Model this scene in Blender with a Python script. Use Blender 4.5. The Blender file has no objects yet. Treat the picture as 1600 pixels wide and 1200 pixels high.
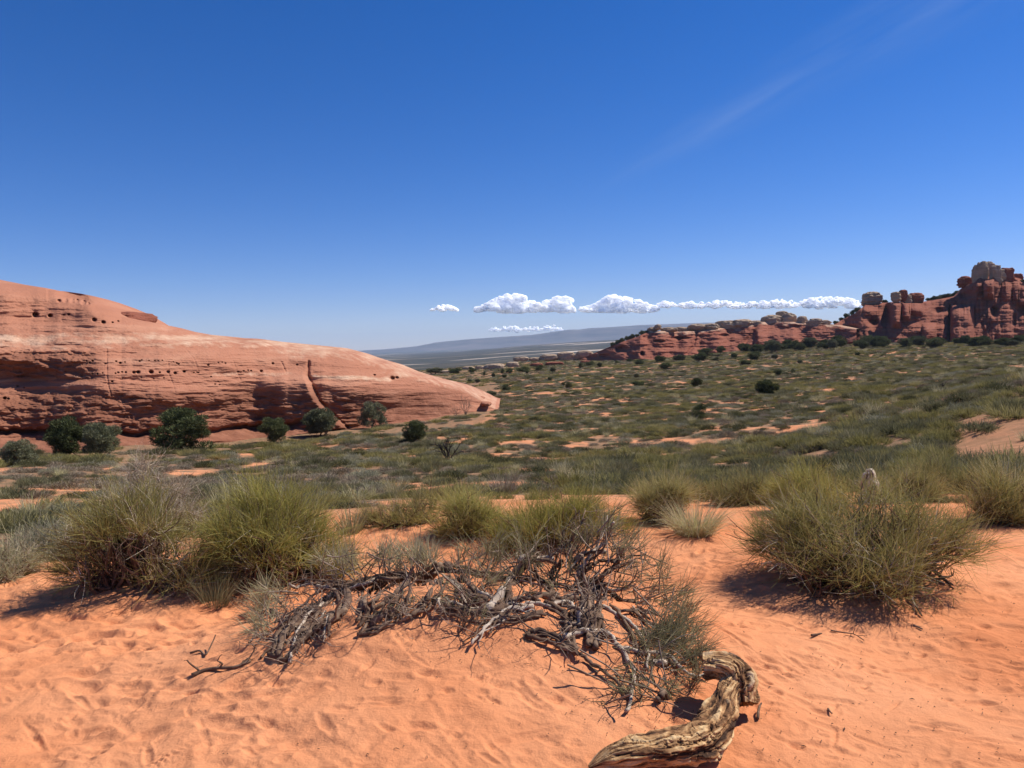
import bpy, math, random
import numpy as np
from mathutils import Vector, Matrix

# ------------------------------------------------------------------ camera, sky, sun
SC = bpy.context.scene
COL = SC.collection
EYE = np.array([0.0, 0.0, 1.65])
FPX = 1202.0                       # focal length in pixels of the 1600 px wide photograph
ROLL = math.radians(1.5)
PITCH = math.atan(57.0 / FPX)
_F = np.array([0, math.cos(PITCH), -math.sin(PITCH)])
_R0 = np.array([1.0, 0, 0]); _U0 = np.cross(_R0, _F)
_R = math.cos(ROLL) * _R0 - math.sin(ROLL) * _U0
_U = math.sin(ROLL) * _R0 + math.cos(ROLL) * _U0

cam_d = bpy.data.cameras.new("camera")
cam_d.sensor_width = 36.0
cam_d.lens = 36.0 * FPX / 1600.0
cam_d.clip_start = 0.05
cam_d.clip_end = 100000.0
cam = bpy.data.objects.new("camera", cam_d)
COL.objects.link(cam)
cam.matrix_world = Matrix(((_R[0], _U[0], -_F[0], EYE[0]), (_R[1], _U[1], -_F[1], EYE[1]), (_R[2], _U[2], -_F[2], EYE[2]), (0, 0, 0, 1)))
SC.camera = cam

SUN_AZ, SUN_EL = math.radians(68), math.radians(51)     # azimuth measured from straight ahead towards the right
SUN_DIR = np.array([math.sin(SUN_AZ) * math.cos(SUN_EL), math.cos(SUN_AZ) * math.cos(SUN_EL), math.sin(SUN_EL)])
world = bpy.data.worlds.new("World"); SC.world = world
world.use_nodes = True
wn = world.node_tree; wn.nodes.clear()
w_out = wn.nodes.new("ShaderNodeOutputWorld")
w_bg = wn.nodes.new("ShaderNodeBackground")
w_sky = wn.nodes.new("ShaderNodeTexSky")
w_sky.sky_type = 'NISHITA'; w_sky.sun_disc = False
w_sky.sun_elevation = SUN_EL; w_sky.sun_rotation = SUN_AZ
w_sky.altitude = 1600; w_sky.air_density = 1.0; w_sky.dust_density = 0.25; w_sky.ozone_density = 3.0
w_hs = wn.nodes.new("ShaderNodeHueSaturation")
w_hs.inputs['Saturation'].default_value = 1.38
w_bg.inputs['Strength'].default_value = 0.072
wn.links.new(w_sky.outputs[0], w_hs.inputs['Color'])
# a faint wisp of cirrus, part of the sky itself
w_tc = wn.nodes.new("ShaderNodeTexCoord")
w_add = wn.nodes.new("ShaderNodeMixRGB"); w_add.blend_type = 'MIX'
w_add.inputs[2].default_value = (6.0, 7.0, 8.6, 1)
w_tint = wn.nodes.new("ShaderNodeMixRGB"); w_tint.blend_type = 'MULTIPLY'; w_tint.inputs[0].default_value = 1.0
w_tint.inputs[2].default_value = (0.98, 0.93, 1.27, 1)
wn.links.new(w_hs.outputs[0], w_tint.inputs[1])
wn.links.new(w_tint.outputs[0], w_add.inputs[1])
def w_math(op, a, b=0.0, clamp=False):
    x = wn.nodes.new("ShaderNodeMath"); x.operation = op; x.use_clamp = clamp
    for i, v in ((0, a), (1, b)):
        if isinstance(v, (int, float)): x.inputs[i].default_value = v
        else: wn.links.new(v, x.inputs[i])
    return x.outputs[0]
w_sep = wn.nodes.new("ShaderNodeSeparateXYZ"); wn.links.new(w_tc.outputs['Generated'], w_sep.inputs[0])
w_y = w_math('MAXIMUM', w_sep.outputs[1], 0.05)
w_a = w_math('DIVIDE', w_sep.outputs[0], w_y); w_e = w_math('DIVIDE', w_sep.outputs[2], w_y)
w_da = w_math('SUBTRACT', w_a, 0.10)
w_s = w_math('SUBTRACT', w_math('SUBTRACT', w_e, 0.195), w_math('MULTIPLY', w_da, 0.52))
w_w = w_math('ADD', 0.012, w_math('MULTIPLY', w_math('MAXIMUM', w_da, 0.0), 0.13))
w_n = wn.nodes.new("ShaderNodeTexNoise"); w_n.inputs['Scale'].default_value = 1.0; w_n.inputs['Detail'].default_value = 5
w_cb = wn.nodes.new("ShaderNodeCombineXYZ"); wn.links.new(w_math('MULTIPLY', w_a, 5.0), w_cb.inputs[0]); wn.links.new(w_math('MULTIPLY', w_s, 40.0), w_cb.inputs[1])
wn.links.new(w_cb.outputs[0], w_n.inputs['Vector'])
w_k = w_math('SUBTRACT', 1.0, w_math('DIVIDE', w_math('ABSOLUTE', w_s), w_w), True)
w_k = w_math('MULTIPLY', w_k, w_math('MULTIPLY', w_da, 9.0, True))
w_k = w_math('MULTIPLY', w_k, w_math('MULTIPLY', w_math('SUBTRACT', w_n.outputs['Fac'], 0.34), 0.27, True))
wn.links.new(w_k, w_add.inputs[0])
wn.links.new(w_add.outputs[0], w_bg.inputs['Color'])
wn.links.new(w_bg.outputs[0], w_out.inputs[0])

sun_d = bpy.data.lights.new("sun", 'SUN')
sun_d.energy = 4.9; sun_d.angle = math.radians(0.53); sun_d.color = (1.0, 0.945, 0.87)
sun = bpy.data.objects.new("sun", sun_d); COL.objects.link(sun)
sun.rotation_euler = Vector((-SUN_DIR[0], -SUN_DIR[1], -SUN_DIR[2])).to_track_quat('-Z', 'Y').to_euler()

SC.view_settings.view_transform = 'Standard'; SC.view_settings.look = 'None'
SC.view_settings.exposure = 0.35; SC.view_settings.gamma = 1.0
SC.cycles.max_bounces = 6; SC.cycles.diffuse_bounces = 3; SC.cycles.glossy_bounces = 1
SC.cycles.transmission_bounces = 3; SC.cycles.volume_bounces = 1; SC.cycles.transparent_max_bounces = 32
SC.cycles.use_denoising = True
SC.cycles.caustics_reflective = False; SC.cycles.caustics_refractive = False
SC.cycles.sample_clamp_indirect = 6.0

# ------------------------------------------------------------------ numeric helpers
rs = np.random.RandomState(11)

def ray(px, py):
    px = np.asarray(px, float); py = np.asarray(py, float)
    return _F + ((px - 800) / FPX)[..., None] * _R + ((600 - py) / FPX)[..., None] * _U

def at(px, py, d):
    """point on the line of sight through a photo pixel at forward distance d"""
    r = ray(px, py)
    return EYE + r * (np.asarray(d, float) / r[..., 1])[..., None]

def _hash(ix, iy, iz, seed):
    h = (ix.astype(np.int64) * 374761393 + iy.astype(np.int64) * 668265263 + iz.astype(np.int64) * 2147483647 + seed * 1274126177) & 0xFFFFFFFF
    h = ((h ^ (h >> 13)) * 1274126177) & 0xFFFFFFFF
    h = (h ^ (h >> 16)) & 0xFFFFFFFF
    h = (h * 2246822519) & 0xFFFFFFFF
    h = h ^ (h >> 15)
    return (h & 0xFFFFFF) / float(0xFFFFFF)

def vnoise(x, y, z=None, seed=0):
    x = np.asarray(x, float); y = np.asarray(y, float)
    if z is None:
        ix, iy = np.floor(x), np.floor(y)
        fx, fy = x - ix, y - iy
        fx = fx * fx * fx * (fx * (fx * 6 - 15) + 10); fy = fy * fy * fy * (fy * (fy * 6 - 15) + 10)
        k = np.zeros_like(ix)
        a, b = _hash(ix, iy, k, seed), _hash(ix + 1, iy, k, seed)
        c, d = _hash(ix, iy + 1, k, seed), _hash(ix + 1, iy + 1, k, seed)
        return ((a + (b - a) * fx) * (1 - fy) + (c + (d - c) * fx) * fy) * 2 - 1
    z = np.asarray(z, float)
    iz = np.floor(z); fz = z - iz; fz = fz * fz * (3 - 2 * fz)
    ix, iy = np.floor(x), np.floor(y)
    fx, fy = x - ix, y - iy
    fx = fx * fx * (3 - 2 * fx); fy = fy * fy * (3 - 2 * fy)
    def layer(k):
        a, b = _hash(ix, iy, k, seed), _hash(ix + 1, iy, k, seed)
        c, d = _hash(ix, iy + 1, k, seed), _hash(ix + 1, iy + 1, k, seed)
        return (a + (b - a) * fx) * (1 - fy) + (c + (d - c) * fx) * fy
    return (layer(iz) * (1 - fz) + layer(iz + 1) * fz) * 2 - 1

def fbm(x, y, z=None, octaves=5, gain=0.5, seed=0):
    s = 0.0; a = 1.0; f = 1.0; n = 0.0
    for o in range(octaves):
        s = s + a * vnoise(x * f + o * 17.3, y * f - o * 9.1, None if z is None else z * f + o * 5.7, seed + o)
        n += a; a *= gain; f *= 2.03
    return s / n

def sstep(a, b, x):
    t = np.clip((np.asarray(x, float) - a) / (b - a), 0, 1)
    return t * t * (3 - 2 * t)

def norm(v):
    return v / np.maximum(np.linalg.norm(v, axis=-1, keepdims=True), 1e-9)

# ------------------------------------------------------------------ object helpers
def tag(o, label=None, cat=None, group=None, kind=None):
    if label: o['label'] = label
    if cat: o['category'] = cat
    if group: o['group'] = group
    if kind: o['kind'] = kind
    return o

def empty(name, loc, rz=0.0):
    o = bpy.data.objects.new(name, None)
    o.empty_display_size = 0.2
    COL.objects.link(o); o.location = tuple(loc); o.rotation_euler = (0, 0, rz)
    return o

def make_mesh(name, V, F, mat, smooth=True, attrs=None):
    """F: one (n,k) array, or a list of such arrays"""
    V = np.asarray(V, np.float32)
    Fs = F if isinstance(F, list) else [F]
    Fs = [np.asarray(f, np.int32) for f in Fs if len(f)]
    me = bpy.data.meshes.new(name)
    me.vertices.add(len(V)); me.vertices.foreach_set("co", V.ravel())
    nl = sum(f.size for f in Fs); npol = sum(len(f) for f in Fs)
    me.loops.add(nl); me.polygons.add(npol)
    me.loops.foreach_set("vertex_index", np.concatenate([f.ravel() for f in Fs]))
    tot = np.concatenate([np.full(len(f), f.shape[1], np.int32) for f in Fs])
    st = np.concatenate([[0], np.cumsum(tot)[:-1]]).astype(np.int32)
    me.polygons.foreach_set("loop_start", st)
    me.polygons.foreach_set("use_smooth", np.full(npol, smooth, bool))
    me.update(calc_edges=True)
    for k, v in (attrs or {}).items():
        a = me.attributes.new(k, 'FLOAT', 'POINT'); a.data.foreach_set("value", np.asarray(v, np.float32))
    if mat: me.materials.append(mat)
    return me

def put(name, me, parent=None, loc=(0, 0, 0)):
    o = bpy.data.objects.new(name, me); COL.objects.link(o)
    o.location = tuple(loc)
    if parent: o.parent = parent
    return o

def grid_faces(nr, nc, wrap=False):
    i = np.arange(nr - 1)[:, None]; j = np.arange(nc if wrap else nc - 1)[None, :]
    j2 = (j + 1) % nc
    return np.stack([i * nc + j, i * nc + j2, (i + 1) * nc + j2, (i + 1) * nc + j], -1).reshape(-1, 4)

class Geo:
    """collects pieces of one mesh"""
    def __init__(s): s.V = []; s.Q = []; s.T = []; s.n = 0
    def add(s, V, Q=None, T=None):
        V = np.asarray(V, float).reshape(-1, 3)
        if Q is not None and len(Q): s.Q.append(np.asarray(Q) + s.n)
        if T is not None and len(T): s.T.append(np.asarray(T) + s.n)
        s.V.append(V); s.n += len(V)
    def tube(s, P, R, sides=5, cap=True, twist=0.0):
        P = np.asarray(P, float); R = np.broadcast_to(np.asarray(R, float), (len(P),)).copy()
        if cap and sides > 4:
            P = np.vstack([P[0] - (P[1] - P[0]) * 0.02, P, P[-1] + (P[-1] - P[-2]) * 0.05]); R = np.concatenate([[R[0] * 0.05], R, [R[-1] * 0.05]])
        n = len(P)
        T = np.gradient(P, axis=0); T = norm(T)
        ref = np.array([0.31, 0.17, 0.93]) if abs(T[0, 2]) < 0.9 else np.array([0.9, 0.1, 0.2])
        A = norm(np.cross(T, ref)); B = np.cross(T, A)
        th = np.linspace(0, 2 * np.pi, sides, endpoint=False)
        ring = A[:, None, :] * np.cos(th)[None, :, None] + B[:, None, :] * np.sin(th)[None, :, None]
        V = P[:, None, :] + ring * R[:, None, None]
        s.add(V, grid_faces(n, sides, True))
    def blades(s, P, D, L, W, bend=0.15, segs=2):
        """thin stems: flat ribbons from P along unit D, length L, width W"""
        P = np.asarray(P, float); n = len(P)
        if n == 0: return
        D = norm(np.asarray(D, float)); L = np.broadcast_to(L, (n,)); W = np.broadcast_to(W, (n,))
        side = norm(np.cross(D, rs.normal(size=(n, 3))))
        bv = rs.normal(size=(n, 3)) * bend * 0.7; bv[:, 2] += bend * 0.3
        t = np.linspace(0, 1, segs + 1)
        C = P[:, None] + (D[:, None] * t[None, :, None] + bv[:, None] * (t ** 2)[None, :, None]) * L[:, None, None]
        w = (1 - 0.75 * t)[None, :, None] * (W * 0.5)[:, None, None]
        V = np.stack([C - side[:, None] * w, C + side[:, None] * w], 2)          # n, segs+1, 2, 3
        base = (np.arange(n) * (segs + 1) * 2)[:, None]
        k = (np.arange(segs) * 2)[None, :]
        q = np.stack([base + k, base + k + 1, base + k + 3, base + k + 2], -1).reshape(-1, 4)
        s.add(V.reshape(-1, 3), q)
    def build(s, name, mat, parent=None, loc=(0, 0, 0), smooth=True):
        F = []
        if s.Q: F.append(np.concatenate(s.Q))
        if s.T: F.append(np.concatenate(s.T))
        return put(name, make_mesh(name, np.concatenate(s.V), F, mat, smooth), parent, loc)

def curve_pts(P, n):
    """smooth resample of a polyline (Catmull-Rom)"""
    P = np.asarray(P, float); m = len(P)
    if m == 2:
        t = np.linspace(0, 1, n)[:, None]; return P[0] * (1 - t) + P[1] * t
    Q = np.vstack([2 * P[0] - P[1], P, 2 * P[-1] - P[-2]])
    u = np.linspace(0, m - 1 - 1e-6, n); i = u.astype(int); t = (u - i)[:, None]
    a, b, c, d = Q[i], Q[i + 1], Q[i + 2], Q[i + 3]
    return 0.5 * ((2 * b) + (-a + c) * t + (2 * a - 5 * b + 4 * c - d) * t ** 2 + (-a + 3 * b - 3 * c + d) * t ** 3)

# ------------------------------------------------------------------ materials
class NT:
    def __init__(s, name):
        s.m = bpy.data.materials.new(name); s.m.use_nodes = True
        s.t = s.m.node_tree; s.t.nodes.clear()
        s.out = s.n("ShaderNodeOutputMaterial")
    def n(s, typ, **kw):
        x = s.t.nodes.new(typ)
        for k, v in kw.items(): setattr(x, k, v)
        return x
    def l(s, a, b): s.t.links.new(a, b)
    def val(s, inp, v):
        if hasattr(v, 'is_linked') or isinstance(v, bpy.types.NodeSocket): s.l(v, inp)
        else: inp.default_value = v
    def noise(s, vec, scale, detail=4, rough=0.55, dist=0.0):
        x = s.n("ShaderNodeTexNoise"); x.inputs['Scale'].default_value = scale
        x.inputs['Detail'].default_value = detail; x.inputs['Roughness'].default_value = rough; x.inputs['Distortion'].default_value = dist
        if vec is not None: s.l(vec, x.inputs['Vector'])
        return x.outputs['Fac']
    def ramp(s, fac, stops):
        x = s.n("ShaderNodeValToRGB"); e = x.color_ramp.elements
        while len(e) > 1: e.remove(e[-1])
        for i, (p, c) in enumerate(stops):
            q = e[0] if i == 0 else e.new(p)
            q.position = p; q.color = (*c, 1) if len(c) == 3 else c
        s.val(x.inputs[0], fac); return x.outputs[0]
    def mix(s, f, a, b, mode='MIX'):
        x = s.n("ShaderNodeMixRGB"); x.blend_type = mode
        s.val(x.inputs[0], f)
        for i, c in ((1, a), (2, b)):
            if isinstance(c, tuple): x.inputs[i].default_value = (*c, 1)
            else: s.l(c, x.inputs[i])
        return x.outputs[0]
    def math(s, op, a, b=0.0, clamp=False):
        x = s.n("ShaderNodeMath"); x.operation = op; x.use_clamp = clamp
        s.val(x.inputs[0], a); s.val(x.inputs[1], b); return x.outputs[0]
    def mrange(s, v, a, b, c=0.0, d=1.0):
        x = s.n("ShaderNodeMapRange"); s.val(x.inputs[0], v)
        for i, q in enumerate((a, b, c, d)): x.inputs[i + 1].default_value = q
        return x.outputs[0]
    def mapping(s, vec, sc, rot=(0, 0, 0)):
        x = s.n("ShaderNodeMapping"); x.inputs['Scale'].default_value = sc; x.inputs['Rotation'].default_value = rot
        s.l(vec, x.inputs['Vector']); return x.outputs[0]
    def obj(s): return s.n("ShaderNodeTexCoord").outputs['Object']
    def attr(s, name):
        x = s.n("ShaderNodeAttribute"); x.attribute_name = name; return x.outputs['Fac']
    def bump(s, h, dist, strength=1.0):
        x = s.n("ShaderNodeBump"); x.inputs['Strength'].default_value = strength; x.inputs['Distance'].default_value = dist
        s.l(h, x.inputs['Height']); return x.outputs[0]
    def principled(s, col, rough=0.95, nrm=None, spec=0.15):
        x = s.n("ShaderNodeBsdfPrincipled")
        if isinstance(col, tuple): x.inputs['Base Color'].default_value = (*col, 1)
        else: s.l(col, x.inputs['Base Color'])
        x.inputs['Roughness'].default_value = rough; x.inputs['Specular IOR Level'].default_value = spec
        if nrm is not None: s.l(nrm, x.inputs['Normal'])
        return x.outputs[0]
    def done(s, sh): s.l(sh, s.out.inputs['Surface']); return s.m

def mat_ground():
    k = NT("desert_ground"); o = k.obj()
    n1 = k.noise(o, 0.9, 5); n2 = k.noise(o, 14, 4); n3 = k.noise(o, 260, 3, 0.7)
    sand = k.ramp(n1, [(0.34, (0.585, 0.212, 0.088)), (0.52, (0.66, 0.272, 0.124)), (0.7, (0.70, 0.31, 0.15))])
    sand = k.mix(k.mrange(n2, 0.35, 0.75, 0, 0.2), sand, (0.56, 0.215, 0.098))
    sand = k.mix(k.mrange(n3, 0.55, 0.85, 0, 0.35), sand, (0.40, 0.15, 0.07))
    # valley floor: patches of bare sand between litter, crust and low growth
    veg = k.attr("veg"); far = k.attr("far")
    p1 = k.noise(o, 0.23, 6, 0.62); p2 = k.noise(o, 1.7, 5, 0.6)
    litter = k.ramp(k.noise(o, 2.6, 6, 0.7), [(0.3, (0.12, 0.09, 0.05)), (0.48, (0.22, 0.14, 0.08)), (0.62, (0.34, 0.18, 0.10)), (0.75, (0.45, 0.22, 0.12))])
    bare = k.math('MULTIPLY', k.attr('bare'), k.mrange(k.math('ADD', p1, p2), 0.8, 1.02), True)
    floor = k.mix(bare, litter, k.mix(0.3, sand, (0.52, 0.25, 0.14)))
    col = k.mix(veg, sand, floor)
    # distant plain: dark scrub with pale rock showing in long streaks
    st = k.mapping(o, (0.0011, 0.0032, 0.0))
    fn = k.noise(st, 1.0, 7, 0.62)
    fd = k.noise(k.mapping(o, (0.006, 0.02, 0)), 1.0, 6, 0.7)
    plain = k.ramp(fd, [(0.3, (0.03, 0.037, 0.03)), (0.52, (0.06, 0.06, 0.048)), (0.72, (0.14, 0.10, 0.075))])
    plain = k.mix(k.mrange(fn, 0.57, 0.62), plain, (0.52, 0.42, 0.33))
    col = k.mix(far, col, plain)
    h = k.math('ADD', k.math('MULTIPLY', k.noise(o, 75, 6, 0.7), 1.0), k.math('MULTIPLY', k.noise(o, 9, 3, 0.5), 2.0))
    return k.done(k.principled(col, 1.0, k.bump(h, 0.010, 0.7), 0.05))

def mat_rock(name, base, light, dark, scale=1.0, strata=1.0, bumpd=0.12):
    k = NT(name); o = k.n("ShaderNodeNewGeometry").outputs['Position']
    warp = k.noise(o, 0.12 / scale, 4)
    st = k.n("ShaderNodeCombineXYZ")
    sep = k.n("ShaderNodeSeparateXYZ"); k.l(o, sep.inputs[0])
    z = k.math('ADD', sep.outputs[2], k.math('MULTIPLY', warp, 2.2 * scale))
    k.l(k.math('MULTIPLY', sep.outputs[0], 0.10), st.inputs[0]); k.l(k.math('MULTIPLY', sep.outputs[1], 0.10), st.inputs[1]); k.l(k.math('MULTIPLY', z, 1.5), st.inputs[2])
    s1 = k.noise(st.outputs[0], 1.0 / scale, 7, 0.62)
    iso = k.noise(o, 1.1 / scale, 7, 0.62)
    col = k.ramp(s1, [(0.22, tuple(0.45 * a + 0.55 * b for a, b in zip(base, dark))), (0.48, base), (0.62, tuple(0.6 * a + 0.4 * b for a, b in zip(base, light))), (0.85, light)])
    col = k.mix(k.mrange(iso, 0.3, 0.7, 0.1, 0.6), col, base)
    pale = k.attr("pale")
    pn = k.mrange(k.math('ADD', pale, k.mrange(k.math('ADD', s1, iso), 0.6, 1.4, -0.45, 0.45)), 0.28, 0.72)
    col = k.mix(pn, col, k.mix(k.mrange(iso, 0.3, 0.7), (0.50, 0.30, 0.19), (0.60, 0.40, 0.275)))
    # desert varnish: vertical dark streaks; the even darkening is varnish plus painted shade
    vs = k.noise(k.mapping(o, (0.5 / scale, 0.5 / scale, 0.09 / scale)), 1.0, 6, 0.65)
    stain_shade = k.math('MULTIPLY', k.mrange(vs, 0.44, 0.64), k.attr("stain_shade"), True)
    col = k.mix(k.math('MULTIPLY', k.attr('stain_shade'), k.mrange(iso, 0.3, 0.62, 0.4, 0.92)), col, tuple(0.18 * a + 0.5 * b for a, b in zip(base, dark)))
    col = k.mix(k.math('MULTIPLY', stain_shade, 0.55), col, tuple(c * 0.62 for c in dark))
    h = k.math('ADD', k.math('MULTIPLY', s1, 0.6), k.noise(o, 3.0 / scale, 8, 0.65))
    return k.done(k.principled(col, 0.95, k.bump(h, bumpd * scale, 0.8), 0.1))

def mat_foliage(name, cols, transl=0.32, patch=0.0):
    k = NT(name)
    g = k.n("ShaderNodeNewGeometry"); oi = k.n("ShaderNodeObjectInfo")
    f = k.math('ADD', k.math('MULTIPLY', g.outputs['Random Per Island'], 0.62), k.math('MULTIPLY', oi.outputs['Random'], 0.38))
    n = len(cols)
    c = k.ramp(f, [(i / (n - 1) * 0.9 + 0.05, cc) for i, cc in enumerate(cols)])
    d = k.n("ShaderNodeBsdfDiffuse"); k.l(c, d.inputs[0])
    t = k.n("ShaderNodeBsdfTranslucent"); k.l(c, t.inputs[0])
    m = k.n("ShaderNodeMixShader"); m.inputs[0].default_value = transl
    k.l(d.outputs[0], m.inputs[1]); k.l(t.outputs[0], m.inputs[2])
    return k.done(m.outputs[0])

def mat_bark(name, a, b, c, sc=1.0):
    k = NT(name); o = k.obj()
    n = k.noise(o, 30 * sc, 5, 0.65); n2 = k.noise(o, 5 * sc, 3)
    col = k.ramp(k.math('ADD', k.math('MULTIPLY', n, 0.6), k.math('MULTIPLY', n2, 0.4)), [(0.3, a), (0.5, b), (0.68, c)])
    return k.done(k.principled(col, 0.9, k.bump(n, 0.004, 0.7), 0.15))

M_GROUND = mat_ground()
M_DOME = mat_rock("red_slickrock", (0.40, 0.175, 0.105), (0.53, 0.29, 0.185), (0.25, 0.096, 0.055), 1.0)
M_BUTTE = mat_rock("red_butte_rock", (0.30, 0.105, 0.065), (0.40, 0.17, 0.105), (0.17, 0.06, 0.04), 2.2, bumpd=0.2)
M_CAP = mat_rock("pale_cap_rock", (0.45, 0.33, 0.225), (0.6, 0.47, 0.34), (0.25, 0.17, 0.115), 1.6, bumpd=0.18)
M_EPHEDRA = mat_foliage("yellow_green_stems", [(0.14, 0.125, 0.03), (0.31, 0.285, 0.07), (0.43, 0.385, 0.12), (0.56, 0.49, 0.21)])
M_OLIVE = mat_foliage("olive_stems", [(0.13, 0.112, 0.036), (0.28, 0.245, 0.078), (0.41, 0.35, 0.13), (0.56, 0.47, 0.25)])
M_GREYGREEN = mat_foliage("grey_green_stems", [(0.14, 0.125, 0.065), (0.28, 0.25, 0.13), (0.4, 0.36, 0.2), (0.54, 0.46, 0.3)])
M_DRY = mat_foliage("dry_grey_twigs", [(0.26, 0.2, 0.135), (0.42, 0.34, 0.245), (0.56, 0.465, 0.35), (0.7, 0.6, 0.46)], 0.05)
M_STRAW = mat_foliage("straw_blades", [(0.250, 0.213, 0.106), (0.450, 0.388, 0.213), (0.625, 0.537, 0.338), (0.375, 0.362, 0.125)])
M_SCRUB = mat_foliage("scrub_green", [(0.085, 0.08, 0.04), (0.15, 0.142, 0.072), (0.205, 0.19, 0.1), (0.3, 0.26, 0.155)])
M_SCRUB2 = mat_foliage("scrub_yellow_green", [(0.13, 0.118, 0.04), (0.235, 0.21, 0.072), (0.32, 0.275, 0.105), (0.43, 0.36, 0.18)])
M_DARKSCRUB = mat_foliage("dark_scrub_leaves", [(0.04, 0.042, 0.02), (0.08, 0.08, 0.036), (0.12, 0.115, 0.055), (0.18, 0.16, 0.085)])
M_SAGE = mat_foliage("sage_leaves", [(0.14, 0.132, 0.08), (0.235, 0.222, 0.14), (0.32, 0.3, 0.195), (0.43, 0.39, 0.27)])
M_JUNIPER = mat_foliage("juniper_needles", [(0.04, 0.047, 0.021), (0.09, 0.104, 0.044), (0.15, 0.163, 0.072), (0.22, 0.225, 0.11)], 0.12)
M_JUNIPER2 = mat_foliage("grey_juniper_needles", [(0.065, 0.072, 0.038), (0.14, 0.148, 0.08), (0.21, 0.212, 0.12), (0.28, 0.265, 0.17)], 0.12)
M_BARK = mat_bark("shrub_bark", (0.055, 0.030, 0.019), (0.14, 0.085, 0.054), (0.31, 0.215, 0.145), 1.0)
M_PALEBARK = mat_bark("bleached_wood", (0.22, 0.16, 0.115), (0.42, 0.33, 0.25), (0.62, 0.52, 0.41), 1.0)
M_DRY2 = mat_foliage("grey_brown_twigs", [(0.13, 0.098, 0.062), (0.225, 0.175, 0.118), (0.31, 0.248, 0.172), (0.42, 0.345, 0.25)], 0.15)
M_BURNT = mat_bark("charred_wood", (0.012, 0.010, 0.010), (0.03, 0.025, 0.023), (0.07, 0.055, 0.05), 0.4)

# ------------------------------------------------------------------ the shape of the ground
def horizon(px): return 543.0 - (np.asarray(px, float) - 800) * math.tan(ROLL)
_D = [7.5, 9, 12, 16, 22, 30, 45, 60, 80, 110, 150, 220, 300, 400]
_TAB = {
    -500: [862, 837, 806, 781, 758, 739, 720, 705, 690, 671, 652, 633, 620, 612],
    0: [850, 832, 802, 778, 754, 735, 714, 698, 682, 662, 642, 622, 608, 600],
    400: [822, 800, 783, 765, 746, 728, 706, 690, 672, 652, 632, 613, 600, 592],
    700: [808, 790, 768, 748, 727, 709, 686, 668, 649, 628, 608, 592, 582, 576],
    800: [805, 787, 764, 744, 723, 705, 682, 662, 645, 622, 602, 584, 572, 565],
    1000: [800, 783, 760, 740, 718, 698, 672, 652, 634, 612, 594, 578, 568, 562],
    1200: [795, 778, 755, 734, 710, 688, 660, 640, 622, 602, 584, 563, 550, 541],
    1400: [791, 765, 735, 706, 675, 652, 630, 614, 600, 585, 571, 555, 541, 533],
    1600: [786, 752, 712, 668, 614, 598, 592, 585, 578, 570, 560, 545, 534, 528],
    2100: [776, 740, 698, 654, 600, 584, 578, 571, 564, 556, 546, 533, 523, 517]}
_DF = [600, 1000, 1800, 3000, 5000, 5400, 7000, 14500]
_TABF = {400: [592, 588, 580, 572, 566, 566, 563, 556], 700: [578, 576, 568, 560, 552, 551, 553, 546], 800: [566, 565, 559, 550, 541, 540, 543, 543],
         1000: [562, 559, 548, 537, 527, 526, 531, 537], 1200: [560, 556, 548, 540, 528, 527, 530, 532], 1600: [529, 528, 526, 524, 522, 522, 522, 522]}
def _zt(px, ys, ds): return 1.65 - np.asarray(ds) * (np.asarray(ys, float) - horizon(px)) / FPX
_cols = sorted(_TAB)
_LD = np.log(np.array([0.5, 3.0, 5.5] + _D + _DF))
_Z = []
for c in _cols:
    cf = min(_TABF, key=lambda q: abs(q - c)) if c not in _TABF else c
    _Z.append(np.concatenate([[0, 0, 0], _zt(c, _TAB[c], _D), _zt(cf, _TABF[cf], _DF)]))
_Z = np.array(_Z)
_NU, _NV = 240, 420
_gu = np.linspace(-500, 2100, _NU); _gv = np.linspace(_LD[0], _LD[-1], _NV)
_tmp = np.array([np.interp(_gv, _LD, r) for r in _Z])
_G = np.array([np.interp(_gu, _cols, _tmp[:, j]) for j in range(_NV)]).T
def _blur(A, n, ax):
    k = np.ones(n) / n
    P = np.pad(A, [(n // 2, n // 2) if i == ax else (0, 0) for i in (0, 1)], mode='edge')
    return np.apply_along_axis(lambda v: np.convolve(v, k, 'valid'), ax, P)
for _ in range(2): _G = _blur(_blur(_G, 11, 0), 9, 1)

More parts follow.
